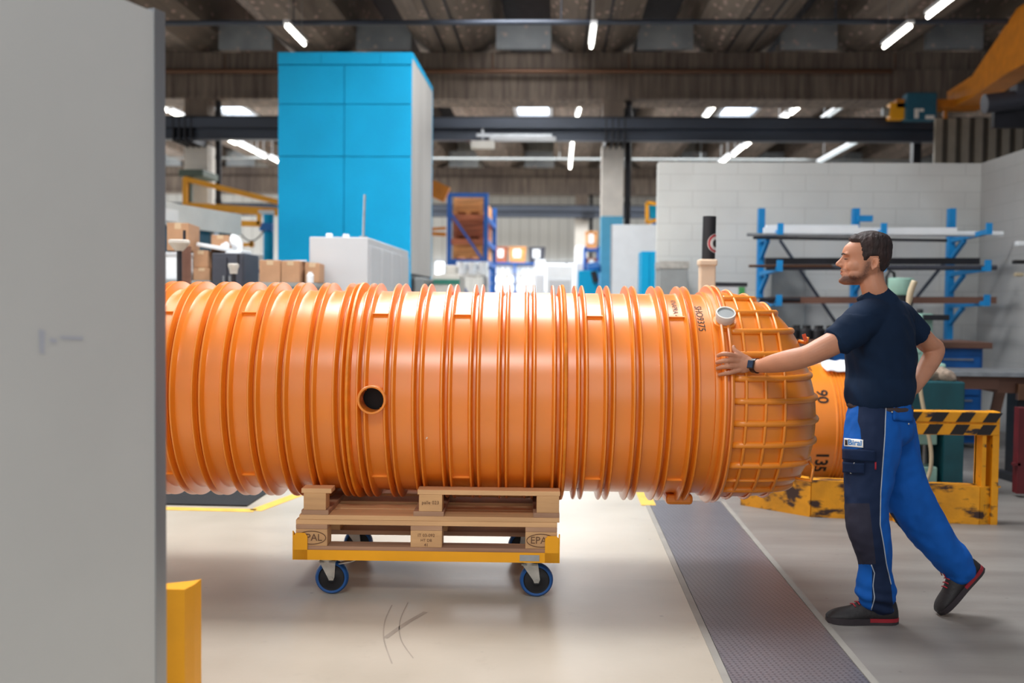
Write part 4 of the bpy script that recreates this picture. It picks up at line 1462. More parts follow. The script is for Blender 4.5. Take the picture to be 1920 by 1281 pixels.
# ---- trousers
mb = MB()
stack(mb, [(1.406, 4.39, .955, .140, .120), (1.406, 4.39, .90, .152, .134), (1.408, 4.39, .85, .158, .140), (1.411, 4.39, .80, .150, .130), (1.406, 4.39, .76, .10, .10)], Fb, Lb, pw=2.2)
limb(mb, [W(1640, 790, 4.33, .118), W(1634, 840, 4.31, .122), W(1629, 890, 4.30, .106), W(1625, 940, 4.28, .094), W(1627, 985, 4.27, .089), W(1636, 1030, 4.285, .077), W(1641, 1062, 4.30, .070), W(1643, 1092, 4.315, .078), W(1643, 1112, 4.325, .084), W(1649, 1136, 4.33, .062)], 6, 32)
limb(mb, [W(1668, 800, 4.46, .112), W(1676, 850, 4.47, .108), W(1694, 912, 4.475, .100), W(1716, 958, 4.475, .098), W(1746, 1000, 4.47, .090), W(1768, 1030, 4.46, .080), W(1784, 1050, 4.46, .082), W(1797, 1068, 4.46, .070)], 6, 30)
for v in mb.bm.verts: v.co -= LO
tr = mb.build('trousers', M['royal'])
tr = solidify(tr, .006, 4, 'trousers', man, M['royal'])
CO, NO = normals(tr.data)
for i, p in enumerate(CO):
    w = noise.noise(Vector((p.x * 10, p.y * 10, p.z * 8 + p.x * 6))) * .010 + .004 * noise.noise(Vector((p.x * 30, p.y * 30, p.z * 24)))
    w += .010 * math.sin(p.z * 120 + p.x * 20) * max(0, min(1, (.20 - p.z) / .1)) * .5
    CO[i] = p + NO[i] * w
put(tr.data, CO)

def lerp_tab(tab, y):
    for (a, b), (c, d) in zip(tab, tab[1:]):
        if a <= y <= c: return b + (d - b) * (y - a) / (c - a)
    return tab[0][1] if y < tab[0][0] else tab[-1][1]


PIPE = [(748, 1661), (762, 1661), (816, 1659), (873, 1655), (927, 1651), (985, 1650), (1024, 1657), (1059, 1662), (1098, 1671), (1150, 1676)]
PIPE2 = [(1059, 1634), (1075, 1640), (1098, 1637), (1121, 1640), (1146, 1633)]
FRONT = [(740, 1600), (762, 1610), (790, 1608), (805, 1613), (842, 1616), (846, 1560), (1056, 1560), (1059, 1635), (1160, 1635)]
cut = tr.data.color_attributes.new('cut', 'FLOAT_COLOR', 'POINT')
CO, NO = normals(tr.data)
vals = []
cl = lambda q: max(0., min(1., .5 + q / 24))
for p, n__ in zip(CO, NO):
    w = p + LO
    x, y = pix(w)
    dn = dk = -12.
    leg_near = (w.y < 4.385 and x < lerp_tab(PIPE, y) + 18) if y > 925 else w.y < 4.42
    fx = lerp_tab(FRONT, y)
    if leg_near:
        facing = n__.y < .25
        if facing:
            dn = min(lerp_tab(PIPE, y) - x, x - fx)
            dk = min(y - 944, 1058 - y, 1630 + (y - 944) * .11 - x)
            dn = min(dn, 12) if dn > 0 else dn
        elif n__.x < -.3 and 842 < y < 1058:
            dn = 12; dk = min(y - 944, 1058 - y)
    elif n__.z < .6:
        dn = min(y - 962, 1028 - y, 1674 + (y - 962) * .55 - x)
    vals += [cl(dn), cl(dk), 0, 1]
cut.data.foreach_set('color', vals)
TM = M['royal']
N_, L_ = nodes_of(TM)
vc = N_.new('ShaderNodeVertexColor'); vc.layer_name = 'cut'
sx_ = N_.new('ShaderNodeSeparateColor'); L_.new(vc.outputs['Color'], sx_.inputs[0])
mixin(TM, ramp(TM, sx_.outputs[0], .48, .52), '14233F')
mixin(TM, ramp(TM, sx_.outputs[1], .48, .52), '2B2A38')
bvh = BVHTree.FromPolygons([v.co.copy() for v in tr.data.vertices], [tuple(p.vertices) for p in tr.data.polygons])
CAMP = Vector((0, 0, CAM_H))


def hit(px, py, off=.0025, dflt=None):
    d = ray(px, py).normalized()
    h = bvh.ray_cast(CAMP - LO, d)
    if h[0] is None: return dflt
    return h[0] + h[1] * off


def strip(tab, name):
    P = []
    y = tab[0][0]
    while y < tab[-1][0]:
        h = hit(lerp_tab(tab, y), y, .0012)
        if h is not None: P.append(h)
        y += 4
    mb = MB(); mb.tube(P, .0022, 6); mb.build(name, M['piping'], man, smooth=2)


strip([q for q in PIPE if q[0] < 1150], 'piping'); strip(PIPE2, 'piping')


def patch(x0, y0, x1, y1, name, m, off=.004, th=.003, nx=10, ny=6, skew=0., round_=0.):
    mb = MB(); V = []
    for j in range(ny + 1):
        for i in range(nx + 1):
            a, b = i / nx, j / ny
            h = hit(x0 + (x1 - x0) * a, y0 + (y1 - y0) * b + skew * a, off)
            V.append(None if h is None else mb.bm.verts.new(h))
    for j in range(ny):
        for i in range(nx):
            q = (V[j * (nx + 1) + i], V[j * (nx + 1) + i + 1], V[(j + 1) * (nx + 1) + i + 1], V[(j + 1) * (nx + 1) + i])
            if None not in q: mb.bm.faces.new(q)
    o = mb.build(name, m, man, smooth=2)
    md = o.modifiers.new('t', 'SOLIDIFY'); md.thickness = th; md.offset = 0
    return o


patch(1577, 841, 1642, 861, 'pocket_flap', M['navy'], .008, .006, skew=4)
patch(1580, 866, 1622, 886, 'pocket_flap', M['navy'], .008, .006, skew=2)
patch(1673, 752, 1709, 788, 'pocket_flap', M['royal_flap'], .006, .005, skew=3)
for (x, y) in ((1604, 868), (1598, 887), (1701, 795), (1671, 775)):
    h = hit(x, y, .008)
    if h is not None:
        mb = MB(); mb.ell(h, [Vector((.004, 0, 0)), Vector((0, .002, 0)), Vector((0, 0, .004))], 10, 8); mb.build('snap_button', M['zinc'], man, smooth=2)
lb_ = patch(1584, 822, 1619, 837, 'logo_patch', M['sticker'], .003, .002, skew=3)
LBX, LBY = 1604, 831


def on_label(u, v):
    h = hit(LBX + u, LBY - v + u * .08, .0048)
    return h if h is not None else Vector((0, 0, 0))


text_mesh('Biral', 14, on_label, 'logo_lettering', mat('logo_blue', '1B6FB0', .5), man, bold=.35)
patch(1586, 825, 1591, 835, 'logo_mark', M['ink'], .0045, .001, 3, 3)
patch(1640, 866, 1643, 880, 'pencil_loop', M['lace'], .004, .002, 2, 4)
# belt tip
mb = MB()
P = [hit(1648, 753, .006), hit(1656, 756, .010), hit(1666, 757, .012), hit(1676, 758, .012), hit(1684, 760, .010)]
P = [q for q in P if q is not None]
mb.tube(P, [(.003, .010), (.004, .013), (.004, .014), (.004, .013), (.002, .008)][:len(P)], 10); mb.build('belt_strap', mat('worn_leather', '7A6464', .6), man, smooth=2)


# ---- shoes
def shoe(heel, fwd, upv, ln):
    fwd = fwd.normalized(); upv = (upv - fwd * upv.dot(fwd)).normalized(); sd = upv.cross(fwd)
    k = ln / .30
    # t, half width, sole half width, height
    S = [(0, .014, .06), (.012, .032, .098), (.035, .040, .118), (.065, .042, .124), (.10, .042, .122), (.13, .043, .108), (.165, .047, .088), (.20, .051, .070), (.24, .051, .060), (.27, .045, .050), (.292, .030, .034), (.30, .010, .02)]
    c = cr(S, 3)
    mb = MB(); rings = []
    for t_, w, h in c:
        ring = []
        for i in range(24):
            a = 2 * math.pi * i / 24
            y = w * math.cos(a) * (1 - .35 * max(0, math.sin(a)) * (h / .1))
            z = .024 + (h - .024) * max(0, math.sin(a)) ** .8 if math.sin(a) > 0 else .024 + .006 * math.sin(a)
            ring.append(mb.bm.verts.new(heel + (fwd * t_ + sd * y + upv * z) * k - LO))
        rings.append(ring)
    for i in range(len(rings) - 1):
        for j in range(24):
            mb.bm.faces.new((rings[i][j], rings[i][(j + 1) % 24], rings[i + 1][(j + 1) % 24], rings[i + 1][j]))
    mb.bm.faces.new(rings[0][::-1]); mb.bm.faces.new(rings[-1])
    s_ = mb.build('shoe', M['shoe'], man, smooth=2, label='black work shoe with red laces and sole edge')

    def sole(t0, t1, z0, z1, ex, m, nm):
        mb = MB(); A = []
        tt = [t0 + (t1 - t0) * i / 16 for i in range(17)]
        tab = [(q[0], q[1]) for q in S]
        L_ = [(t_, lerp_tab(tab, t_) + ex) for t_ in tt]
        out = [(t_, w) for t_, w in L_] + [(t_, -w) for t_, w in reversed(L_)]
        lo_ = [mb.bm.verts.new(heel + (fwd * t_ + sd * w + upv * z0) * k - LO) for t_, w in out]
        hi_ = [mb.bm.verts.new(heel + (fwd * t_ + sd * w + upv * z1) * k - LO) for t_, w in out]
        n_ = len(out)
        mb.bm.faces.new(lo_[::-1]); mb.bm.faces.new(hi_)
        for i in range(n_): mb.bm.faces.new((lo_[i], lo_[(i + 1) % n_], hi_[(i + 1) % n_], hi_[i]))
        mb.build(nm, m, s_)
    sole(.0, .30, 0, .016, .004, M['solegrey'], 'sole')
    sole(.0, .13, .012, .027, .005, M['sole'], 'sole_edge')
    sole(.13, .298, .016, .026, .004, M['solegrey'], 'sole_edge')
    mb = MB()
    for i in range(4):
        t_ = .135 + i * .018; h = lerp_tab([(q[0], q[2]) for q in S], t_)
        P = [heel + (fwd * (t_ - .004) + sd * .022 + upv * (h - .004)) * k - LO, heel + (fwd * t_ + upv * (h + .003)) * k - LO, heel + (fwd * (t_ + .004) - sd * .022 + upv * (h - .004)) * k - LO]
        mb.tube(P, .0028, 6)
    for sgn in (1, -1):
        P = [heel + (fwd * .13 + upv * .112) * k - LO, heel + (fwd * .145 + sd * .018 * sgn + upv * .135) * k - LO, heel + (fwd * .155 + sd * .02 * sgn + upv * .108) * k - LO]
        mb.tube(P, .0026, 6)
    mb.build('shoelace', M['lace'], s_, smooth=2)
    return s_


shoe(Vector((gp(1675, 1161).x, 4.33, 0.001)), Vector((-1, -.02, 0)), UP, .305)
tipv = Vector((1.698, 4.455, .006))
fw = Vector((-.66, -.02, -.75)).normalized()
upr = Vector((-.75, -.05, .66))
shoe(tipv - fw * .285 + Vector((.012, 0, -.004)), fw, upr, .285)

# ---- watch
wd = (Vector(W(1411, 685, 4.425)) - Vector(W(1430, 686.5, 4.385))).normalized()
wc = Vector(W(1416.5, 686, 4.412))
a_, b_ = ortho(wd)
mb = MB()
mb.lathe([(-.012, .0305), (-.012, .0335), (.012, .0325), (.012, .0295)], wc - LO, wd, 32, cap=False)
st_ = mb.build('watch_strap', M['watch'], man, smooth=True)
nv = (Vector((0, 0, CAM_H)) - wc); nv = (nv - wd * nv.dot(wd)).normalized()
nv = (nv + UP * .15).normalized(); nv = (nv - wd * nv.dot(wd)).normalized()
sv = wd.cross(nv)
rot = Matrix((wd, sv, nv)).transposed()
mb = MB(); mb.box(wc + nv * .034 - LO, (.034, .038, .010), rot, .004); wb_ = mb.build('watch_case', M['watch'], st_)
mb = MB(); mb.box(wc + nv * .0395 - LO, (.027, .030, .001), rot); mb.build('watch_screen', M['watchface'], wb_)

# ================================================================ BACKGROUND
def pb(px0, py0, px1, py1, Y):
    """size and place of something whose front stands at depth Y"""
    a = pt(px0, py1, Y); b = pt(px1, py0, Y)
    return min(a.x, b.x), max(a.x, b.x), min(a.z, b.z), max(a.z, b.z)


# blue tower
x0, x1, _, zt = pb(522, 480, 771, 99, 13.0)
t_ = thing('storage_tower', 'tall cyan blue machine tower with white side panels', 'tower', ((x0 + x1) / 2, 13, 0))
hw = (x1 - x0) / 2; DP = 2.1
mb = MB()
zs_ = [.05, 1.45, pt(640, 294, 13).z, pt(640, 196, 13).z, zt - .16, zt]
xm = -hw + (645 - 521) / 250 * 2 * hw
for za, zb_ in zip(zs_, zs_[1:]):
    for xa, xb in ((-hw, xm), (xm, hw)):
        if zb_ == zt:
            continue
        MB().b2(xa + .004, xb - .004, -.02, .03, za + .004, zb_ - .004, .004).build('front_panel', M['cyan'], t_)
for xa, xb in ((-hw, -hw + .57), (-hw + .57, hw - .42), (hw - .42, hw)):
    MB().b2(xa + .002, xb - .002, -.03, .03, zt - .155, zt).build('top_trim', M['cyan'], t_)
MB().b2(-hw, hw - .02, .03, DP, 0, zt - .01).build('carcass', M['darkgrey'], t_)
mb = MB(); mb.b2(hw - .02, hw, .0, DP, 1.75, zt - .06); mb.build('side_panel', M['concgrey'], t_)
mb = MB(); mb.b2(hw - .022, hw + .004, .0, DP, zt - .07, zt + .002); mb.b2(hw - .02, hw + .004, DP - .03, DP, 0, zt); mb.build('side_trim', M['cyan'], t_)
mb = MB(); mb.b2(hw - .01, hw + .12, .3, 1.9, 1.15, 1.7, .02); mb.build('control_housing', M['grey'], t_)
mb = MB(); mb.b2(hw + .12, hw + .13, .9, 1.2, 1.4, 1.62); mb.build('control_screen', M['dark'], t_)

# white cabinet in front of it with an antenna rod
x0, x1, _, zt = pb(580, 540, 690, 444, 9.6)
t_ = thing('white_cabinet', 'long white cabinet standing in front of the blue tower', 'cabinet', ((x0 + x1) / 2, 9.6, 0))
hw = (x1 - x0) / 2
MB().b2(-hw, hw, 0, 2.6, .1, zt, .01).build('body', M['white'], t_)
for i in range(4):
    MB().b2(hw, hw + .015, .06 + i * .63, .06 + i * .63 + .6, .2, zt - .08, .004).build('door', M['white'], t_)
MB().b2(-hw + .02, hw - .02, .05, 2.5, 0, .1).build('plinth', M['dark'], t_)
for (dx, dy) in ((-.4, .1), (.1, .2)):
    MB().box((dx * hw, dy, zt + .02), (.06, .06, .04), None, .01).build('hinge_cap', M['foam'], t_)
a = pt(681, 444, 9.9); b = pt(684, 365, 9.9)
mb = MB(); mb.tube([(a.x, 9.9, zt), (b.x, 9.9, b.z)], .012, 8); mb.tube([(a.x, 9.9, zt), (a.x, 9.9, zt + .03)], .04, 12)
tag(mb.build('antenna_rod', M['steel']), 'thin upright metal rod on top of the white cabinet', 'rod')


def cardboard(px0, py0, px1, py1, Y, dep, lab, rz=0., grp=None, floor=False):
    xa, xb, za, zb_ = pb(px0, py0, px1, py1, Y)
    if floor: za = 0
    h = zb_ - za
    t_ = thing('cardboard_box', lab, 'box', ((xa + xb) / 2, Y + dep / 2, za), rz, grp)
    hw = (xb - xa) / 2
    MB().b2(-hw, hw, -dep / 2, dep / 2, 0, h, .006).build('carton', M['card'], t_)
    MB().b2(-.03, .03, -dep / 2 - .002, dep / 2 + .002, h * .78, h + .002).build('tape', M['tape'], t_)
    return t_


# table with parcels, behind the tank on the left
def table(px0, px1, Y, dep, z, lab, m=M['grey'], legm=M['dark']):
    xa, xb = pt(px0, 500, Y).x, pt(px1, 500, Y).x
    t_ = thing('table', lab, 'table', ((xa + xb) / 2, Y + dep / 2, 0))
    hw = (xb - xa) / 2
    MB().b2(-hw, hw, -dep / 2, dep / 2, z - .04, z, .004).build('table_top', m, t_)
    for sx in (-1, 1):
        for sy in (-1, 1):
            MB().b2(sx * (hw - .04) - .025, sx * (hw - .04) + .025, sy * (dep / 2 - .04) - .025, sy * (dep / 2 - .04) + .025, 0, z - .04).build('leg', legm, t_)
    return t_


zt = pt(530, 530, 9.0).z
table(478, 590, 9.0, .58, zt, 'packing table under the cardboard boxes left of the white cabinet')
cardboard(482, 488, 521, 530, 9.1, .45, 'cardboard box on the packing table, leftmost of the three', .1)
cardboard(529, 489, 564, 530, 9.1, .45, 'cardboard box on the packing table with a white sheet on top, middle of the three', -.05)
cardboard(567, 493, 594, 530, 9.15, .4, 'cardboard box on the packing table touching the white cabinet', .12)
p = pt(546, 489, 9.1); mb = MB(); mb.box((p.x, 9.25, p.z + .006), (.2, .15, .008), Euler((.05, -.04, .2))); tag(mb.build('paper_sheet', M['foam']), 'white sheet lying on the middle cardboard box', 'paper')
p = pt(579, 528, 8.95); mb = MB(); mb.lathe([(0, .03), (.07, .032), (.085, .02), (.1, .02)], (p.x, 9.0, zt), (0, 0, 1), 16); tag(mb.build('white_bottle', M['foam'], smooth=True), 'small white bottle on the packing table edge', 'bottle')

# grey wall cupboard row with dark windows, left edge
t_ = thing('office_cabin', 'grey cabin wall with dark windows at the left edge', 'cabin', (0, 0, 0))
A = pt(300, 378, 11.0); B = pt(446, 404, 12.6)
d = Vector((B.x - A.x, B.y - A.y, 0)); ln = d.length; d.normalize(); zt = A.z
A0 = Vector((A.x, A.y, 0)); nn = Vector((d.y, -d.x, 0))
if nn.y > 0: nn = -nn
def along(t0, t1, z0, z1, th, off):
    mb = MB(); a = A0 + d * t0 + nn * off; b = A0 + d * t1 + nn * off
    mb.bar(Vector((a.x, a.y, (z0 + z1) / 2)), Vector((b.x, b.y, (z0 + z1) / 2)), th, z1 - z0)
    return mb
along(-1.2, ln, 2.2, zt, .1, 0).build('fascia', M['offwhite'], t_)
along(-1.2, ln, 0, 1.72, .1, 0).build('lower_panel', M['offwhite'], t_)
for k in range(5):
    t0 = -1.2 + k * (ln + 1.2) / 5
    along(t0 + .06, t0 + (ln + 1.2) / 5 - .06, 1.72, 2.2, .03, -.01).build('window_pane', M['glassdark'], t_)
    along(t0 - .04, t0 + .06, 1.72, 2.2, .08, 0).build('mullion', M['white'], t_)
along(-1.2, ln, 1.69, 1.74, .14, 0).build('sill', M['dark'], t_)
p = A0 + d * -.02 + nn * .055
mb = MB(); mb.bar(Vector((p.x, p.y, 2.32)), Vector((p.x + d.x * .28, p.y + d.y * .28, 2.32)), .01, .14); mb.build('sign_plate', M['sticker'], t_)

zs_ = pt(335, 530, 9.0).z
table(280, 394, 9.38, .9, pt(335, 526, 9.4).z, 'work table under the boxes at the left edge', M['grey'])
zt = pt(335, 526, 9.4).z
cardboard(306, 418, 346, 470, 9.45, .5, 'tall cardboard box at the left edge in front of the dark windows', .15)
# the box beneath it
p0 = pt(306, 471, 9.45); p1 = pt(350, 526, 9.45)
t_ = thing('plastic_crate', 'white plastic crate under the tall cardboard box at the left edge', 'crate', ((p0.x + p1.x) / 2, 9.7, zt))
hh = p0.z - zt - .005; hw = (p1.x - p0.x) / 2
MB().b2(-hw, hw, -.25, .25, 0, hh, .02).build('crate_body', M['foam'], t_)
MB().b2(-hw - .01, hw + .01, -.26, .26, hh - .04, hh - .01, .005).build('crate_rim', M['white'], t_)
cardboard(364, 470, 392, 502, 9.6, .4, 'small cardboard box, upper of the brown pair beside the dark cabinet', -.05)
cardboard(362, 503, 394, 526, 9.55, .4, 'flat cardboard box, lower of the brown pair beside the dark cabinet', .0)
cardboard(392, 441, 424, 472, 9.9, .5, 'cardboard box behind the white foam, above the dark cabinet', .1)
p0 = pt(362, 460, 9.5)
t_ = thing('foam_roll', 'slanting white foam sheet lying over the brown boxes', 'foam', (p0.x + .22, 9.75, p0.z - .02))
mb = MB(); mb.box((0, 0, .0), (.46, .3, .04), Euler((0, .16, 0)), .01); mb.build('foam_sheet', M['foam'], t_)
# dark cabinet
x0, x1, _, z1 = pb(396, 530, 456, 474, 9.4)
t_ = thing('tool_cabinet', 'dark grey two-door tool cabinet left of the packing table', 'cabinet', ((x0 + x1) / 2, 9.4, 0)); hw = (x1 - x0) / 2
MB().b2(-hw, hw, .02, .5, .0, z1, .01).build('body', M['darkgrey'], t_)
for s_ in (-1, 1):
    dd = MB().b2(*sorted((s_ * .006, s_ * (hw - .01))), 0, .02, .06, z1 - .04, .003).build('door', M['darkgrey'], t_)
    MB().b2(s_ * .03 - .008, s_ * .03 + .008, -.02, 0, z1 - .35, z1 - .22).build('handle', M['steel'], dd)
# white fan on the cabinet
p = pt(436, 455, 9.6)
t_ = thing('desk_fan', 'white desk fan on top of the dark tool cabinet', 'fan', (p.x, 9.65, z1))
hz = p.z - z1
mb = MB(); mb.lathe([(0, .09), (.02, .085), (.03, .03)], (0, 0, 0), (0, 0, 1), 20); mb.build('base', M['foam'], t_, smooth=True)
mb = MB(); mb.tube([(0, 0, .02), (0, .02, hz)], .014, 10); mb.build('stem', M['foam'], t_)
mb = MB(); mb.lathe([(-.035, .03), (-.02, .08), (0, .092), (.02, .08), (.035, .03)], (.02, 0, hz), (.9, -.25, .35), 24); mb.build('fan_head', M['foam'], t_, smooth=True)
mb = MB(); mb.lathe([(0, .035), (.06, .03)], (-.09, .05, hz - .02), (-.8, .5, -.2), 14); mb.build('motor', M['foam'], t_, smooth=True)


# stands with pads, left
def roller_stand(px, ptop, pbot, Y, wid, lab, m=M['offwhite']):
    p = pt(px, ptop, Y)
    t_ = thing('stand', lab, 'stand', (p.x, Y, 0))
    mb = MB(); mb.lathe([(-.06, .03), (-.02, wid * .8), (0, wid), (.02, wid), (.025, wid * .9)], (0, 0, p.z), (0, 0, 1), 24); mb.build('pad', m, t_, smooth=True)
    mb = MB(); mb.tube([(0, 0, 0), (0, 0, p.z - .04)], .02, 10); mb.build('pole', M['dark'], t_)
    mb = MB(); mb.lathe([(0, .18), (.02, .17), (.03, .04)], (0, 0, 0), (0, 0, 1), 20); mb.build('base', M['dark'], t_)
    mb = MB(); mb.tube([(.04, 0, p.z + .02), (.04, 0, p.z + .1)], .012, 8); mb.build('knob', M['dark'], t_)
    return t_


roller_stand(336, 456, 540, 7.6, .08, 'stand with round cream pad beside the grey panel edge')
roller_stand(438, 500, 540, 8.2, .045, 'small stand with cream head in front of the dark tool cabinet')
p = pt(349, 462, 7.9); mb = MB(); mb.tube([(p.x, 7.9, 0), (p.x, 7.9, p.z)], .04, 14); mb.lathe([(0, .12), (.02, .12)], (p.x, 7.9, 0), (0, 0, 1), 16)
tag(mb.build('steel_tube', M['brown'], smooth=True), 'upright dark brown tube right of the round cream pad', 'tube')

# jib cranes
def jib(pts_post, arms, Y, lab, hoist=None):
    t_ = thing('jib_crane', lab, 'crane', (0, 0, 0))
    (xa, ya), (xb, yb) = pts_post
    a = pt(xa, ya, Y); b = pt(xb, yb, Y)
    MB().b2(min(a.x, b.x), max(a.x, b.x), Y, Y + .09, b.z, a.z).build('mast', M['yellow'], t_)
    for (p, q, w, nm) in arms:
        a = pt(p[0], p[1], Y); b = pt(q[0], q[1], Y)
        mb = MB(); mb.bar(a + Vector((0, .045, 0)), b + Vector((0, .045, 0)), .08, w); mb.build(nm, M['yellow'], t_)
    return t_


t_ = jib(((342, 332), (350, 386)), [((345, 335), (530, 381), .09, 'tie_bar'), ((345, 386), (540, 399), .13, 'boom')], 17.2, 'large yellow wall crane on the left column')
a = pt(515, 399, 17.15); mb = MB(); mb.box((a.x - .15, 17.17, a.z), (.28, .02, .09)); mb.build('load_plate', M['foam'], t_)
mb = MB(); a = pt(358, 324, 17.2); mb.box((a.x, 17.58, a.z), (.44, .78, .12), None, .01); mb.build('wall_bracket', M['bracketgreen'], t_)
mb = MB(); a = pt(354, 352, 17.3); mb.b2(a.x - .04, a.x + .04, 17.3, 17.4, a.z - .3, a.z + .3); mb.build('hinge_bar', M['bracketgreen'], t_)
a = pt(444, 418, 14.5)
t_ = thing('jib_crane', 'small yellow swing arm left of the blue crane pillar', 'crane', (0, 0, 0))
mb = MB(); mb.bar(pt(446, 419, 14.5), pt(488, 420, 14.5), .07, .08); mb.build('boom', M['yellow'], t_)
mb = MB(); mb.bar(pt(486, 422, 14.5), pt(486, 400, 14.5), .07, .05); mb.build('riser', M['yellow'], t_)
mb = MB(); mb.bar(pt(446, 460, 14.5), pt(476, 458, 14.5), .07, .05); mb.bar(pt(472, 464, 14.5), pt(472, 452, 14.5), .07, .04); mb.build('lower_arm', M['yellow'], t_)
mb = MB(); P = [pt(446 + 10 * k, 432 + 26 * math.sin(k / 5 * math.pi) * .8, 14.4) for k in range(6)]; mb.tube(P, .01, 6); mb.build('hanging_hose', M['dark'], t_)
mb = MB(); a = pt(432, 405, 14.6); mb.b2(a.x - .06, a.x + .06, 14.6, 14.72, 0, a.z + .05); mb.build('post', M['grey'], t_)
a = pt(494, 402, 15.5); b = pt(513, 402, 15.5)
t_ = thing('crane_pillar', 'cyan blue round pillar left of the blue tower', 'pillar', ((a.x + b.x) / 2, 15.5, 0))
mb = MB(); mb.tube([(0, 0, .03), (0, 0, a.z)], (b.x - a.x) / 2, 28); mb.build('pillar_tube', M['cyan'], t_, smooth=True)
mb = MB(); mb.lathe([(0, .3), (.03, .3)], (0, 0, 0), (0, 0, 1), 24); mb.build('base_plate', M['cyan'], t_)
mb = MB(); a2 = pt(503, 425, 15.3); mb.box((0, -.1, a2.z), (.2, .1, .12)); mb.build('clamp', M['blue'], t_)
table(452, 480, 13.5, .6, pt(466, 504, 13.5).z, 'blue workbench frame under the blue crane pillar', M['blue'], M['blue'])
# bright white shelf behind
x0, x1, z0, z1 = pb(456, 538, 500, 476, 20)
t_ = thing('white_cupboard', 'white cupboard far behind the blue workbench frame', 'cupboard', ((x0 + x1) / 2, 20, 0)); hw = (x1 - x0) / 2
MB().b2(-hw, hw, 0, .5, 0, z1, .01).build('body', M['foam'], t_)
for s_ in (-1, 1): MB().b2(*sorted((s_ * .01, s_ * (hw - .02))), -.02, 0, .1, z1 - .05).build('door', M['white'], t_)

# blue pallet rack with crates, centre
YR = 21.0
xa, xb, _, zr = pb(843, 540, 910, 362, YR)
t_ = thing('pallet_rack', 'tall blue pallet rack loaded with brown crates, right of the blue tower', 'rack', ((xa + xb) / 2, YR, 0)); hw = (xb - xa) / 2
RD = 2.8
for s_ in (-1, 1):
    for y in (0, RD):
        MB().b2(s_ * hw - .045, s_ * hw + .045, y - .04, y + .04, 0, zr - (.0 if y == 0 else .05)).build('upright', M['rackblue'], t_)
levels = [pt(870, q, YR).z for q in (490, 450, 410, 384)]
levels = [pt(870, 486, YR).z, pt(870, 448, YR).z, pt(870, 402, YR).z]
for z in levels:
    for y in (0, RD):
        MB().b2(-hw, hw, y - .03, y + .03, z - .12, z).build('beam', M['rackblue'] if z < levels[1] else M['crate_red'], t_)
    for s_ in (-1, 1): MB().b2(s_ * hw - .03, s_ * hw + .03, 0, RD, z - .1, z).build('side_beam', M['rackblue'], t_)
for (z0, z1) in ((1.0, 2.2), (2.2, 3.3)):
    mb = MB(); mb.bar((-hw, -.05, z1), (hw, -.05, z0), .03, .05); mb.build('brace', M['rackblue'], t_)
MB().b2(-hw, hw, -.03, .03, zr - .08, zr).build('top_beam', M['rackblue'], t_)


def crate(x, y, z, w, d_, h, lab, m, grp=None):
    c = thing('wooden_crate', lab, 'crate', (x, y, z), 0, grp)
    n_ = max(3, int(h / .13))
    for k in range(n_):
        pass
    MB().b2(-w / 2 + .02, w / 2 - .02, -d_ / 2 + .02, d_ / 2 - .02, .08, h).build('load', M['crate_red'], c)
    mb = MB()
    bh = (h - .08) / n_
    for k in range(n_):
        mb.b2(-w / 2, w / 2, -d_ / 2, -d_ / 2 + .02, .08 + k * bh, .08 + k * bh + bh * .86)
        mb.b2(-w / 2, w / 2, d_ / 2 - .02, d_ / 2, .08 + k * bh, .08 + k * bh + bh * .86)
        mb.b2(-w / 2, -w / 2 + .02, -d_ / 2, d_ / 2, .08 + k * bh, .08 + k * bh + bh * .86)
        mb.b2(w / 2 - .02, w / 2, -d_ / 2, d_ / 2, .08 + k * bh, .08 + k * bh + bh * .86)
    for s in (-1, 1): mb.b2(s * w * .42 - .04, s * w * .42 + .04, -d_ / 2 - .02, -d_ / 2, 0, h)
    mb.b2(-w / 2, w / 2, -d_ / 2, d_ / 2, .06, .08)
    mb.build('slats', m, c)
    for s in (-1, 0, 1): MB().b2(s * w * .42 - .05, s * w * .42 + .05, -d_ / 2, d_ / 2, 0, .06).build('skid', m, c)
    return c


RX = (xa + xb) / 2
for row, (y, lb) in enumerate(((YR + .7, 'front'), (YR + 2.1, 'rear'))):
    for z, m, hh, nm in ((levels[0], M['crate'], .38, 'lowest shelf'), (levels[1], M['crate_red'], .4, 'middle shelf'), (levels[2], M['crate'], .36, 'top shelf')):
        crate(RX, y, z + .003, hw * 1.7, 1.15, hh, 'slatted crate on the %s of the blue rack, %s of its pair' % (nm, lb), m)
crate(RX, YR + .7, .0, hw * 1.7, 1.15, .5, 'slatted crate on the floor of the blue rack', M['crate'])
# white bins on the rack beams
for k in range(3):
    p = pt(866 + 20 * k, 506, YR - .6)
    mb = MB(); mb.lathe([(0, .09), (.3, .11), (.32, .10)], (p.x, YR - .6, p.z - .16), (0, 0, 1), 16)
    o = mb.build('white_canister', M['window'] if False else M['foam'], smooth=True)
    tag(o, 'white canister before the blue rack, %s of the three' % ('leftmost', 'middle', 'rightmost')[k], 'canister', 'white canisters on the bench before the rack')
table(826, 912, 20.1, .6, pt(870, 513, 20.2).z, 'pale bench in front of the blue rack', M['foam'], M['steel'])
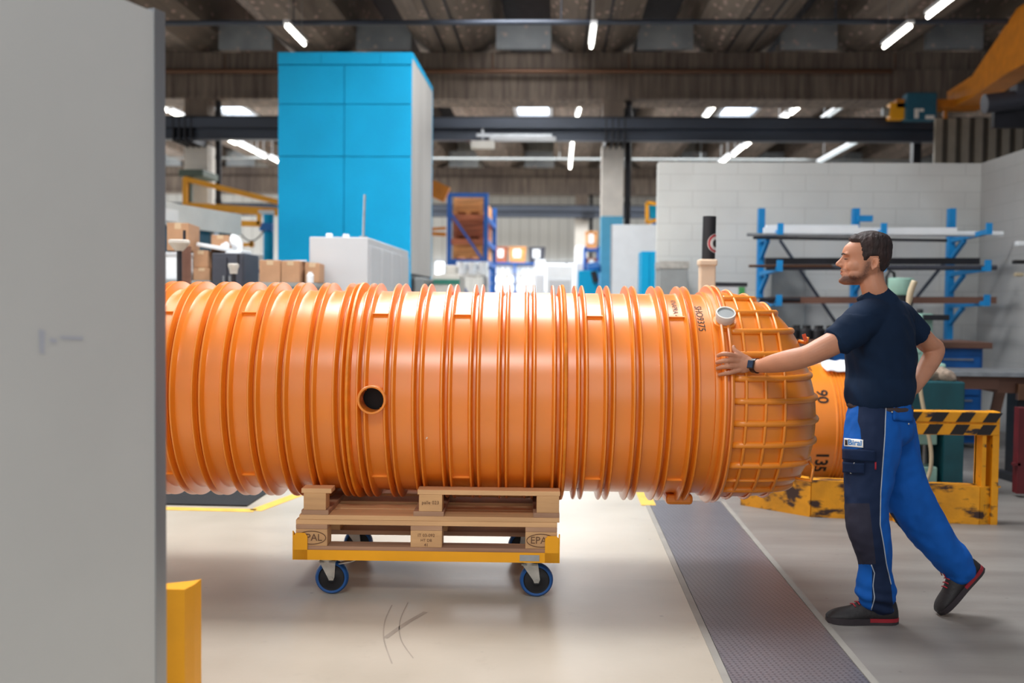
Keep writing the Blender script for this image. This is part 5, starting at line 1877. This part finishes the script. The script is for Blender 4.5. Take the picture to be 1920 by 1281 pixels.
# second rack upright + yellow crane thing behind
t_ = thing('yellow_hoist', 'yellow hoist head seen between the blue tower and the blue rack', 'hoist', (0, 0, 0))
mb = MB(); a = pt(812, 345, 19); b = pt(840, 400, 19); mb.bar(pt(808, 352, 19), pt(838, 366, 19), .2, .3); mb.build('boom', M['crane'], t_)
mb = MB(); mb.bar(pt(806, 430, 19), pt(836, 428, 19), .1, .05); mb.bar(pt(806, 438, 19), pt(836, 440, 19), .1, .07); mb.build('lower_arm', M['crane'], t_)
mb = MB(); a = pt(815, 370, 19); mb.b2(a.x - .5, a.x - .3, 19, 19.2, 0, a.z + .2); mb.build('mast', M['crane'], t_)

# machine between tower and rack
x0, x1, z0, z1 = pb(812, 540, 862, 512, 14)
t_ = thing('lathe_machine', 'pale grey machine with a green stripe right of the blue tower', 'machine', ((x0 + x1) / 2, 14, 0)); hw = (x1 - x0) / 2
MB().b2(-hw, hw, 0, .8, 0, z1 - .02, .02).build('bed', M['offwhite'], t_)
MB().b2(-hw, hw, -.01, .02, z1 - .16, z1 - .09).build('green_band', mat('green_band', '2A7A68', .5), t_)
MB().b2(-hw * .2, hw * .6, .2, .6, z1 - .02, z1 + .12, .02).build('head', M['offwhite'], t_)

# low shelf rows with bins by the back wall
YB2 = 27.0
for lvl, (py, zrow) in enumerate(((492, 0), (525, 0))):
    pass
x0, x1, z0, z1 = pb(920, 540, 1010, 492, YB2)
t_ = thing('shelf_unit', 'long low shelf with bins under the back wall', 'shelf', ((x0 + x1) / 2, YB2, 0)); hw = (x1 - x0) / 2
sh = [pt(960, q, YB2).z for q in (492, 513, 530)]
for z in sh: MB().b2(-hw, hw, 0, .8, z - .05, z).build('shelf_board', M['rackblue'] if z == sh[0] else M['white'], t_)
for s in (-1, 0, 1): MB().b2(s * hw - .03, s * hw + .03, 0, .8, 0, sh[0] - .05).build('post', M['rackblue'], t_)


def bin_(px0, py0, px1, py1, Y, lab, m, grp=None, z=None):
    xa, xb, za, zb_ = pb(px0, py0, px1, py1, Y)
    if z is not None: zb_ = z + (zb_ - za); za = z
    h = zb_ - za; hw = (xb - xa) / 2
    t_ = thing('storage_bin', lab, 'bin', ((xa + xb) / 2, Y + .25, za + .002), 0, grp)
    mb = MB(); mb.prism([(-hw * .9, 0), (hw * .9, 0), (hw, h), (-hw, h)], -.22, .22); mb.build('bin_body', m, t_)
    MB().b2(-hw * .5, hw * .4, -.23, -.22, h * .3, h * .85).build('bin_label', M['foam'], t_)
    MB().b2(-hw - .01, hw + .01, -.24, .24, h - .03, h, .005).build('bin_rim', m, t_)
    return t_


bin_(927, 463, 951, 492, YB2, 'dark bin with white label on the long low shelf, leftmost', M['crate_red'], z=sh[0])
bin_(954, 463, 986, 492, YB2, 'brown bin with white label on the long low shelf, in the middle', M['crate'], z=sh[0])
bin_(991, 463, 1022, 492, YB2, 'dark bin with white label on the long low shelf, rightmost', M['darkgrey'], z=sh[0])
for k in range(7):
    xx_ = 930 + 12 * k
    p = pt(xx_, 513, YB2)
    mb = MB(); mb.lathe([(0, .08), (.12, .1), (.2, .1), (.22, .07)], (p.x, YB2 + .2, sh[1]), (0, 0, 1), 16)
    tag(mb.build('white_canister', M['foam'], smooth=True), 'white canister on the middle board of the long low shelf', 'canister', 'white canisters on the long low shelf')
for k in range(3):
    bin_(936 + 26 * k, 516, 952 + 26 * k, 530, YB2, ('pale bin on the bottom board of the long low shelf, left one', 'pale bin on the bottom board of the long low shelf, middle one', 'pale bin on the bottom board of the long low shelf, right one')[k], M['offwhite'], z=sh[2])
# white van-like boxes near the back
for (q, Y, lab) in (((1002, 487, 1022, 545), 24, 'narrow white machine housing beside the long low shelf'), ((1024, 497, 1075, 545), 23, 'wide white machine housing before the back windows'), ((1078, 462, 1096, 545), 25, 'slim white housing against the far column')):
    x0, x1, z0, z1 = pb(*q, Y)
    t_ = thing('machine_housing', lab, 'machine', ((x0 + x1) / 2, Y, 0)); hw = (x1 - x0) / 2
    MB().b2(-hw, hw, 0, 1., 0, z1, .03).build('housing', M['foam'], t_)
    MB().b2(-hw * .8, hw * .8, -.02, 0, .3, z1 * .85, .01).build('door', M['white'], t_)
    MB().b2(hw * .3, hw * .5, -.03, -.015, z1 * .55, z1 * .6).build('handle', M['dark'], t_)
# shelf with orange boxes left of the column
x0, x1, z0, z1 = pb(1097, 540, 1121, 470, 24)
t_ = thing('shelf_unit', 'small blue shelf with orange boxes left of the white and blue column', 'shelf', ((x0 + x1) / 2, 24, 0)); hw = (x1 - x0) / 2
for s in (-1, 1): MB().b2(s * hw - .03, s * hw + .03, 0, .6, 0, z1 + .1).build('post', M['rackblue'], t_)
za = pt(1108, 466, 24).z; zb_ = pt(1108, 502, 24).z
for z in (za, zb_): MB().b2(-hw, hw, 0, .6, z - .06, z).build('shelf_board', M['rackblue'], t_)
bin_(1098, 433, 1120, 465, 24.05, 'orange crate on top of the small blue shelf', M['crate'], z=za)
bin_(1099, 484, 1120, 502, 24.05, 'brown crate on the lower board of the small blue shelf', M['crate_red'], z=zb_)
# blue machine
x0, x1, z0, z1 = pb(1085, 540, 1121, 507, 17)
t_ = thing('blue_machine', 'small blue machine beside the foot of the white and blue column', 'machine', ((x0 + x1) / 2, 17, 0)); hw = (x1 - x0) / 2
MB().b2(-hw, hw, 0, .6, 0, z1, .02).build('body', M['cyan'], t_)
mb = MB(); mb.lathe([(-.12, .06), (-.1, .1), (.1, .1), (.12, .06)], (hw * .6, .2, z1 + .05), (1, 0, .2), 18); mb.build('motor', M['blue'], t_, smooth=True)
mb = MB(); mb.tube([(hw * .5, -.02, z1 - .02), (hw * .8, -.05, z1 - .2)], .05, 12); mb.build('spindle', M['dark'], t_)

# white partition and blue locker
x0, x1, z0, z1 = pb(1148, 545, 1240, 421, 14.5)
t_ = thing('white_partition', 'white partition board left of the block wall', 'partition', ((x0 + x1) / 2, 14.5, 0)); hw = (x1 - x0) / 2
MB().b2(-hw, hw, 0, .08, .03, z1, .004).build('board', M['board'], t_)
for s in (-1, 1): MB().b2(s * hw - .03, s * hw + .03, -.2, .3, 0, .03).build('foot', M['steel'], t_)
MB().b2(-hw - .015, -hw, -.01, .09, .0, z1).build('edge_strip', M['alu'], t_)
x0, x1, z0, z1 = pb(1203, 545, 1233, 471, 13.2)
t_ = thing('locker', 'cyan blue locker in front of the white partition', 'locker', ((x0 + x1) / 2, 13.2, 0)); hw = (x1 - x0) / 2
MB().b2(-hw, hw, .02, .5, 0, z1, .005).build('body', M['cyan'], t_)
for s in (-1, 1):
    dr = MB().b2(*sorted((s * .004, s * (hw - .006))), 0, .02, .05, z1 - .02, .003).build('door', M['cyan'], t_)
t_ = thing('tubular_rack', 'yellow tubular frame with blue infill peeping over the white partition', 'frame', (0, 0, 0))
for (p, q) in (((1213, 380), (1213, 418)), ((1213, 380), (1240, 384)), ((1213, 418), (1240, 410))):
    mb = MB(); mb.bar(pt(*p, 15.5), pt(*q, 15.5), .05, .05); mb.build('tube', M['yellow'], t_)
mb = MB(); mb.bar(pt(1218, 398, 15.6), pt(1238, 396, 15.6), .03, .2); mb.build('infill', M['cyan'], t_)
mb = MB(); p = pt(1228, 400, 15.7); mb.b2(p.x - .04, p.x + .04, 15.65, 15.73, 0, p.z); mb.build('post', M['blue'], t_)

# grey box and shelf at the left end of the block wall
x0, x1, z0, z1 = pb(1238, 545, 1290, 490, 11.3)
t_ = thing('metal_box', 'weathered grey metal box at the left end of the block wall', 'box', ((x0 + x1) / 2, 11.3, 0)); hw = (x1 - x0) / 2
MB().b2(-hw, hw, 0, .5, 0, z1, .01).build('body', M['grey'], t_)
MB().b2(-hw - .01, hw + .01, -.01, .51, z1 - .08, z1 + .005, .004).build('lid', M['zinc'], t_)
x0, x1, z0, z1 = pb(1342, 560, 1399, 533, 10.6)
t_ = thing('tool_box', 'small metal box with a green label on the shelf behind the dome', 'box', ((x0 + x1) / 2, 10.75, z0)); hw = (x1 - x0) / 2
MB().b2(-hw, hw, -.15, .15, 0, z1 - z0, .01).build('body', M['white'], t_)
MB().b2(-hw - .01, hw + .01, -.16, .16, z1 - z0 - .02, z1 - z0 + .02, .004).build('lid', M['dark'], t_)
MB().b2(hw * .5, hw * .9, -.156, -.15, .03, .12).build('label_plate', mat('green_label', '3E8A4A', .5), t_)
zz = z0
table(1300, 1425, 10.5, .6, z0 - .002, 'narrow bench behind the dome carrying the small metal box', M['grey'])

# cantilever rack on the block wall
YC = 11.2
t_ = thing('cantilever_rack', 'cyan blue cantilever rack before the block wall', 'rack', (0, YC, 0))
posts = []
for px in (1445, 1630, 1818):
    p = pt(px, 383, YC)
    posts.append(p)
    MB().b2(p.x - .035, p.x + .035, .45, .55, 0, p.z).build('upright', M['postblue'], t_)
    MB().b2(p.x - .05, p.x + .05, -.5, .55, 0, .08).build('foot', M['postblue'], t_)
    for py in (446, 512, 574):
        z = pt(px, py, YC).z
        mb = MB(); mb.bar((p.x, .45, z), (p.x, -.5, z + .03), .05, .05); mb.bar((p.x, .45, z - .2), (p.x, .1, z - .02), .04, .04)
        mb.b2(p.x - .03, p.x + .03, -.53, -.5, z, z + .12)
        mb.build('arm', M['postblue'], t_)
for (a, b) in (((1462, 450), (1570, 610)), ((1806, 449), (1712, 566)), ((1570, 610), (1625, 700)), ((1712, 566), (1640, 660))):
    mb = MB(); mb.bar(pt(*a, YC + .5) - Vector((0, YC, 0)), pt(*b, YC + .5) - Vector((0, YC, 0)), .02, .035); mb.build('brace', M['navysteel'], t_)
mb = MB(); p = pt(1622, 410, YC + .4); mb.box((p.x, .4, p.z), (.16, .06, .07)); mb.build('spare_arm', M['postblue'], t_)


def profile(px0, px1, py, Y, h, lab, m, kind='box', dy=0.):
    a = pt(px0, py, Y); b = pt(px1, py + dy, Y)
    mb = MB()
    if kind == 'tube': mb.tube([a, b], h / 2, 14)
    elif kind == 'l':
        mb.bar(a, b, .008, h); mb.bar(a + Vector((0, h / 2, -h / 2)), b + Vector((0, h / 2, -h / 2)), h, .008)
    else: mb.bar(a, b, h, h)
    o = mb.build('metal_bar', m, smooth=(kind == 'tube'))
    return tag(o, lab, 'bar')


al = M['foam']; st = M['steel']; dk = M['dark']
profile(1432, 1792, 434, YC - .35, .075, 'long white square bar on the top arms of the blue rack', al)
profile(1436, 1608, 428, YC - .1, .07, 'shorter white bar lying behind the long white one', al)
profile(1640, 1880, 437, YC - .2, .06, 'white bar reaching out past the right rack post', al, 'tube', 2)
profile(1400, 1600, 440, YC - .43, .035, 'thin grey bar sticking out left on the top arms', st, 'tube', 2)
profile(1412, 1775, 446, YC - .42, .03, 'thin dark rod lowest on the top arms', dk, 'tube', 5)
profile(1434, 1835, 490, YC - .2, .07, 'dark channel on the middle arms of the rack, upper one', dk)
profile(1436, 1868, 502, YC - .4, .055, 'dark pipe on the middle arms of the rack, lower one', M['darkgrey'], 'tube')
profile(1404, 1560, 499, YC - .43, .03, 'thin rusty rod sticking out left on the middle arms', M['copper'], 'tube')
profile(1440, 1866, 563, YC - .35, .07, 'dark brown beam on the lowest arms of the rack', M['brown'])
profile(1410, 1500, 562, YC - .44, .05, 'short dark bar end sticking out left on the lowest arms', dk, 'tube')
# dark board leaning on the wall below
x0, x1, z0, z1 = pb(1448, 640, 1508, 505, 11.85)
mb = MB(); mb.b2(x0, x1, 11.86, 11.9, .3, z1); mb.b2(x0, x1, 11.8, 11.86, 0, .3); tag(mb.build('steel_plate', M['grey']), 'dark grey plate leaning on the block wall behind the left rack post', 'plate')

# workbench with brown top
YW = 9.8
x0, x1, z0, z1 = pb(1490, 770, 1858, 638, YW)
t_ = thing('workbench', 'blue workbench with a brown wooden top under the cantilever rack', 'workbench', ((x0 + x1) / 2, YW, 0)); hw = (x1 - x0) / 2
MB().b2(-hw, hw, 0, .8, z1 - .06, z1, .005).build('bench_top', M['brown'], t_)
xr = pt(1848, 700, YW).x - (x0 + x1) / 2; xl = pt(1752, 700, YW).x - (x0 + x1) / 2
MB().b2(xl, xr, .08, .75, .05, z1 - .06).build('cabinet', M['deepblue'], t_)
for k in range(4):
    za_ = .12 + k * .2
    dr = MB().b2(xl + .03, xr - .03, .06, .08, za_, za_ + .18, .003).build('drawer', M['deepblue'], t_)
    MB().b2(xl + .1, xr - .1, .045, .06, za_ + .14, za_ + .155).build('handle', M['steel'], dr)
MB().b2(-hw + .02, -hw + .1, .05, .75, 0, z1 - .06).build('leg', M['deepblue'], t_)
MB().b2(-hw + .4, -hw + .9, .08, .75, .05, z1 - .06).build('cabinet', M['deepblue'], t_)
for k in range(9):
    x = pt(1500 + 11 * k, 636, YW).x
    mb = MB(); r_ = .04 + .012 * (k % 3); mb.lathe([(0, r_), (.09, r_), (.11, r_ * .5), (.14, r_ * .5)], (x, YW + .25 + .1 * (k % 2), z1 + .001), (0, 0, 1), 16)
    tag(mb.build('tool_holder', M['black'], smooth=True), 'black tool holder standing on the workbench behind the dome', 'tool holder', 'black tool holders in a row on the workbench')

# drill press behind the man
p = pt(1688, 545, 8.9)
t_ = thing('drill_press', 'mint green drill press with a grey belt guard behind the man', 'drill press', (p.x, 8.9, 0))
mb = MB(); mb.tube([(0, 0, 0), (0, 0, p.z - .15)], .06, 18); mb.build('column', M['mint'], t_, smooth=True)
mb = MB(); mb.lathe([(-.02, .1), (0, .115), (.12, .115), (.13, .10)], (0, 0, p.z - .02), (0, 0, 1), 24); mb.build('motor_cap', M['mint'], t_, smooth=True)
mb = MB(); mb.lathe([(-.2, .09), (-.02, .09)], (0, 0, p.z - .0), (0, 0, 1), 24)
for k in range(16):
    a = 2 * math.pi * k / 16; mb.box((.095 * math.cos(a), .095 * math.sin(a), p.z - .11), (.012, .006, .15), Euler((0, 0, a)))
mb.build('motor_fins', M['dark'], t_)
mb = MB(); mb.b2(-.12, .12, -.25, .15, p.z - .55, p.z - .2, .02); mb.build('gear_head', M['mint'], t_)
mb = MB(); mb.b2(-.2, .2, -.3, .3, 0, .08, .01); mb.build('base_plate', M['mint'], t_)
mb = MB(); P = [pt(1664, 560, 8.9), pt(1662, 520, 8.9), pt(1668, 508, 8.9), pt(1676, 512, 8.9), pt(1678, 525, 8.9)]; mb.tube([q - Vector((p.x, 8.9, 0)) for q in P], .014, 8); mb.build('cable', M['black'], t_, smooth=2)
# milling column to its right
p = pt(1732, 588, 9.45)
t_ = thing('milling_head', 'mint machine column with a dark cross arm right of the man', 'machine', (p.x, 9.45, 0))
MB().b2(-.09, .09, 0, .25, 0, p.z, .01).build('column', M['mint'], t_)
mb = MB(); mb.b2(-.05, .2, -.1, .2, p.z - .06, p.z - .01, .005); mb.build('cross_arm', M['dark'], t_)
mb = MB(); mb.tube([(0, .1, p.z), (0, .1, p.z + .04)], .03, 12); mb.build('knob', M['dark'], t_)

# teal press frame behind the barrier
YT = 7.35
xa = pt(1670, 800, YT).x; xb = pt(1808, 800, YT).x; zt = pt(1750, 716, YT).z
t_ = thing('press_machine', 'dark teal machine frame behind the yellow barrier', 'machine', ((xa + xb) / 2, YT, 0)); hw = (xb - xa) / 2
MB().b2(-hw, hw, 0, .7, zt - .30, zt, .01).build('top_box', M['teal'], t_)
for s in (-1, 1): MB().b2(s * (hw - .07) - .07, s * (hw - .07) + .07, 0, .7, 0, zt - .3).build('upright', M['teal'], t_)
MB().b2(-hw + .14, hw - .14, .4, .7, 0, zt - .3).build('back_plate', M['dark'], t_)
MB().b2(-hw + .14, hw - .17, .05, .4, .36, .50, .01).build('middle_block', M['mint'], t_)
MB().b2(-hw + .14, hw - .17, .03, .4, .0, .20, .01).build('lower_block', M['mint'], t_)
mb = MB(); mb.tube([(.05, .2, .2), (.05, .2, .36)], .03, 12); mb.build('ram', M['steel'], t_)
# coolant hose
mb = MB()
P = [(1715, 527), (1705, 560), (1700, 640), (1722, 690), (1727, 740), (1738, 800), (1746, 850), (1742, 890), (1722, 924)]
c = cr([tuple(pt(x, y, 7.15)) for x, y in P], 5); mb.tube(c, [.022 if i < 6 else .014 for i in range(len(c))], 10)
tag(mb.build('coolant_hose', M['hose'], smooth=2), 'cream hose rising beside the man and hanging down before the teal machine', 'hose')
# rags
t_ = thing('rag_pile', 'crumpled grey-brown rag on top of the teal machine', 'rag', (pt(1768, 700, YT).x, YT + .2, zt))
for k, (px, sx, m) in enumerate(((1758, .09, M['rag']), (1772, .08, M['rag']), (1788, .07, M['rag']))):
    mb = MB(); x = pt(px, 700, YT).x - pt(1768, 700, YT).x
    mb.ell((x, -.05 * k + .05, .03), [Vector((sx, 0, -.02 * k)), Vector((0, .09, 0)), Vector((0.02, 0, .05))], 28, 18)
    for v in mb.bm.verts: v.co += v.co.normalized() * .035 * noise.noise(v.co * 18 + Vector((k * 7, 0, 0))); v.co.z = max(.0, v.co.z)
    mb.build('rag_fold', m, t_, smooth=2)
x0, x1, z0, z1 = pb(1735, 706, 1772, 681, YT + .45)
t_ = thing('mint_vice', 'mint green vice body behind the rags on the teal machine', 'vice', ((x0 + x1) / 2, YT + .5, zt)); hw = (x1 - x0) / 2
MB().b2(-hw, hw, -.08, .1, 0, z1 - zt, .02).build('body', M['mint'], t_)
MB().b2(-hw - .04, -hw, -.05, .05, .02, z1 - zt - .02, .01).build('jaw', M['grey'], t_)

# long steel roller table at right
YS = 8.2
xa = pt(1788, 700, YS).x; xb = xa + 1.6; zt = pt(1850, 697, YS).z
t_ = thing('roller_table', 'long steel topped support table running out at the right edge', 'table', (xa, YS, 0))
MB().b2(-.05, 1.6, -.1, .5, zt - .035, zt, .003).build('steel_top', M['steel'], t_)
MB().b2(.03, .34, -.05, .45, zt - .14, zt - .035).build('brush_block', M['brown'], t_)
MB().b2(.34, 1.6, -.02, .45, zt - .17, zt - .035).build('wooden_beam', M['brown'], t_)
MB().b2(.48, .75, -.09, -.03, zt - .22, zt - .09, .004).build('clamp_box', M['copper'], t_)
for x in (.6, 1.4): MB().b2(x - .04, x + .04, .1, .3, 0, zt - .17).build('leg', M['dark'], t_)
mb = MB(); a = pt(1917, 765, 7.3); mb.b2(a.x - .02, a.x + .04, 7.3, 7.38, .03, a.z); mb.b2(a.x - .05, a.x, 7.3, 7.34, a.z - .42, a.z - .4)
t_ = thing('red_post', 'dark red steel post at the right edge on a black floor rail', 'post', (0, 0, 0))
o = mb.build('post', M['darkred'], t_)
mb = MB(); b = gp(1868, 893); c = gp(1930, 935); mb.bar(b + Vector((0, 0, .03)), c + Vector((.3, -.25, .03)), .07, .06); mb.build('floor_rail', M['dark'], t_)

# dark lumber and stock leaning at the right side wall
for i, (px, pyt, lean, w, m) in enumerate(((1862, 655, .25, .12, M['dark']), (1872, 640, -.1, .05, M['black']), (1882, 660, .2, .10, M['brown']), (1893, 630, .12, .06, M['dark']), (1900, 650, -.15, .10, M['darkgrey']), (1910, 615, .05, .07, M['black']), (1870, 735, .3, .1, M['brown']), (1886, 720, .22, .08, M['dark']))):
    p = pt(px + 6, pyt, 10.0); q = Vector((p.x - abs(lean) * .4, 8.8 + .2 * i, 0))
    mb = MB(); mb.bar(q, Vector((p.x + .05, q.y + .12, p.z)), .03, w, up=(1, 0, 0))
    tag(mb.build('scrap_board', m), ('wide dark board leaning in the corner, nearest the blue workbench', 'thin black bar leaning in the right corner', 'brown board leaning among the dark stock at right', 'dark slat leaning at right, behind the brown board', 'dark grey board leaning at the right edge', 'tall black bar leaning at the very right edge', 'short brown board low in the right corner', 'short dark board low at right beside the brown one')[i], 'board')
t_ = thing('side_bracket', 'small white and black wall holder on the side wall at the right edge', 'holder', (pt(1912, 457, 10.6).x, 10.6, pt(1912, 457, 10.6).z))
MB().box((0, 0, 0), (.08, .08, .05), None, .01).build('white_clip', M['foam'], t_)
MB().box((.0, 0, -.19), (.12, .08, .04), None, .01).build('black_clip', M['black'], t_)
MB().box((.0, 0, -.32), (.08, .08, .04), None, .01).build('cream_clip', M['hose'], t_)
# small litter on the floor beside the barrier
p = gp(1795, 790)
mb = MB(); mb.box((gp(1810, 788).x, gp(1810, 788).y, .025), (.16, .1, .05), Euler((0, 0, .2)), .02); tag(mb.build('white_rag', M['foam']), 'small white scrap on the floor below the roller table', 'scrap')
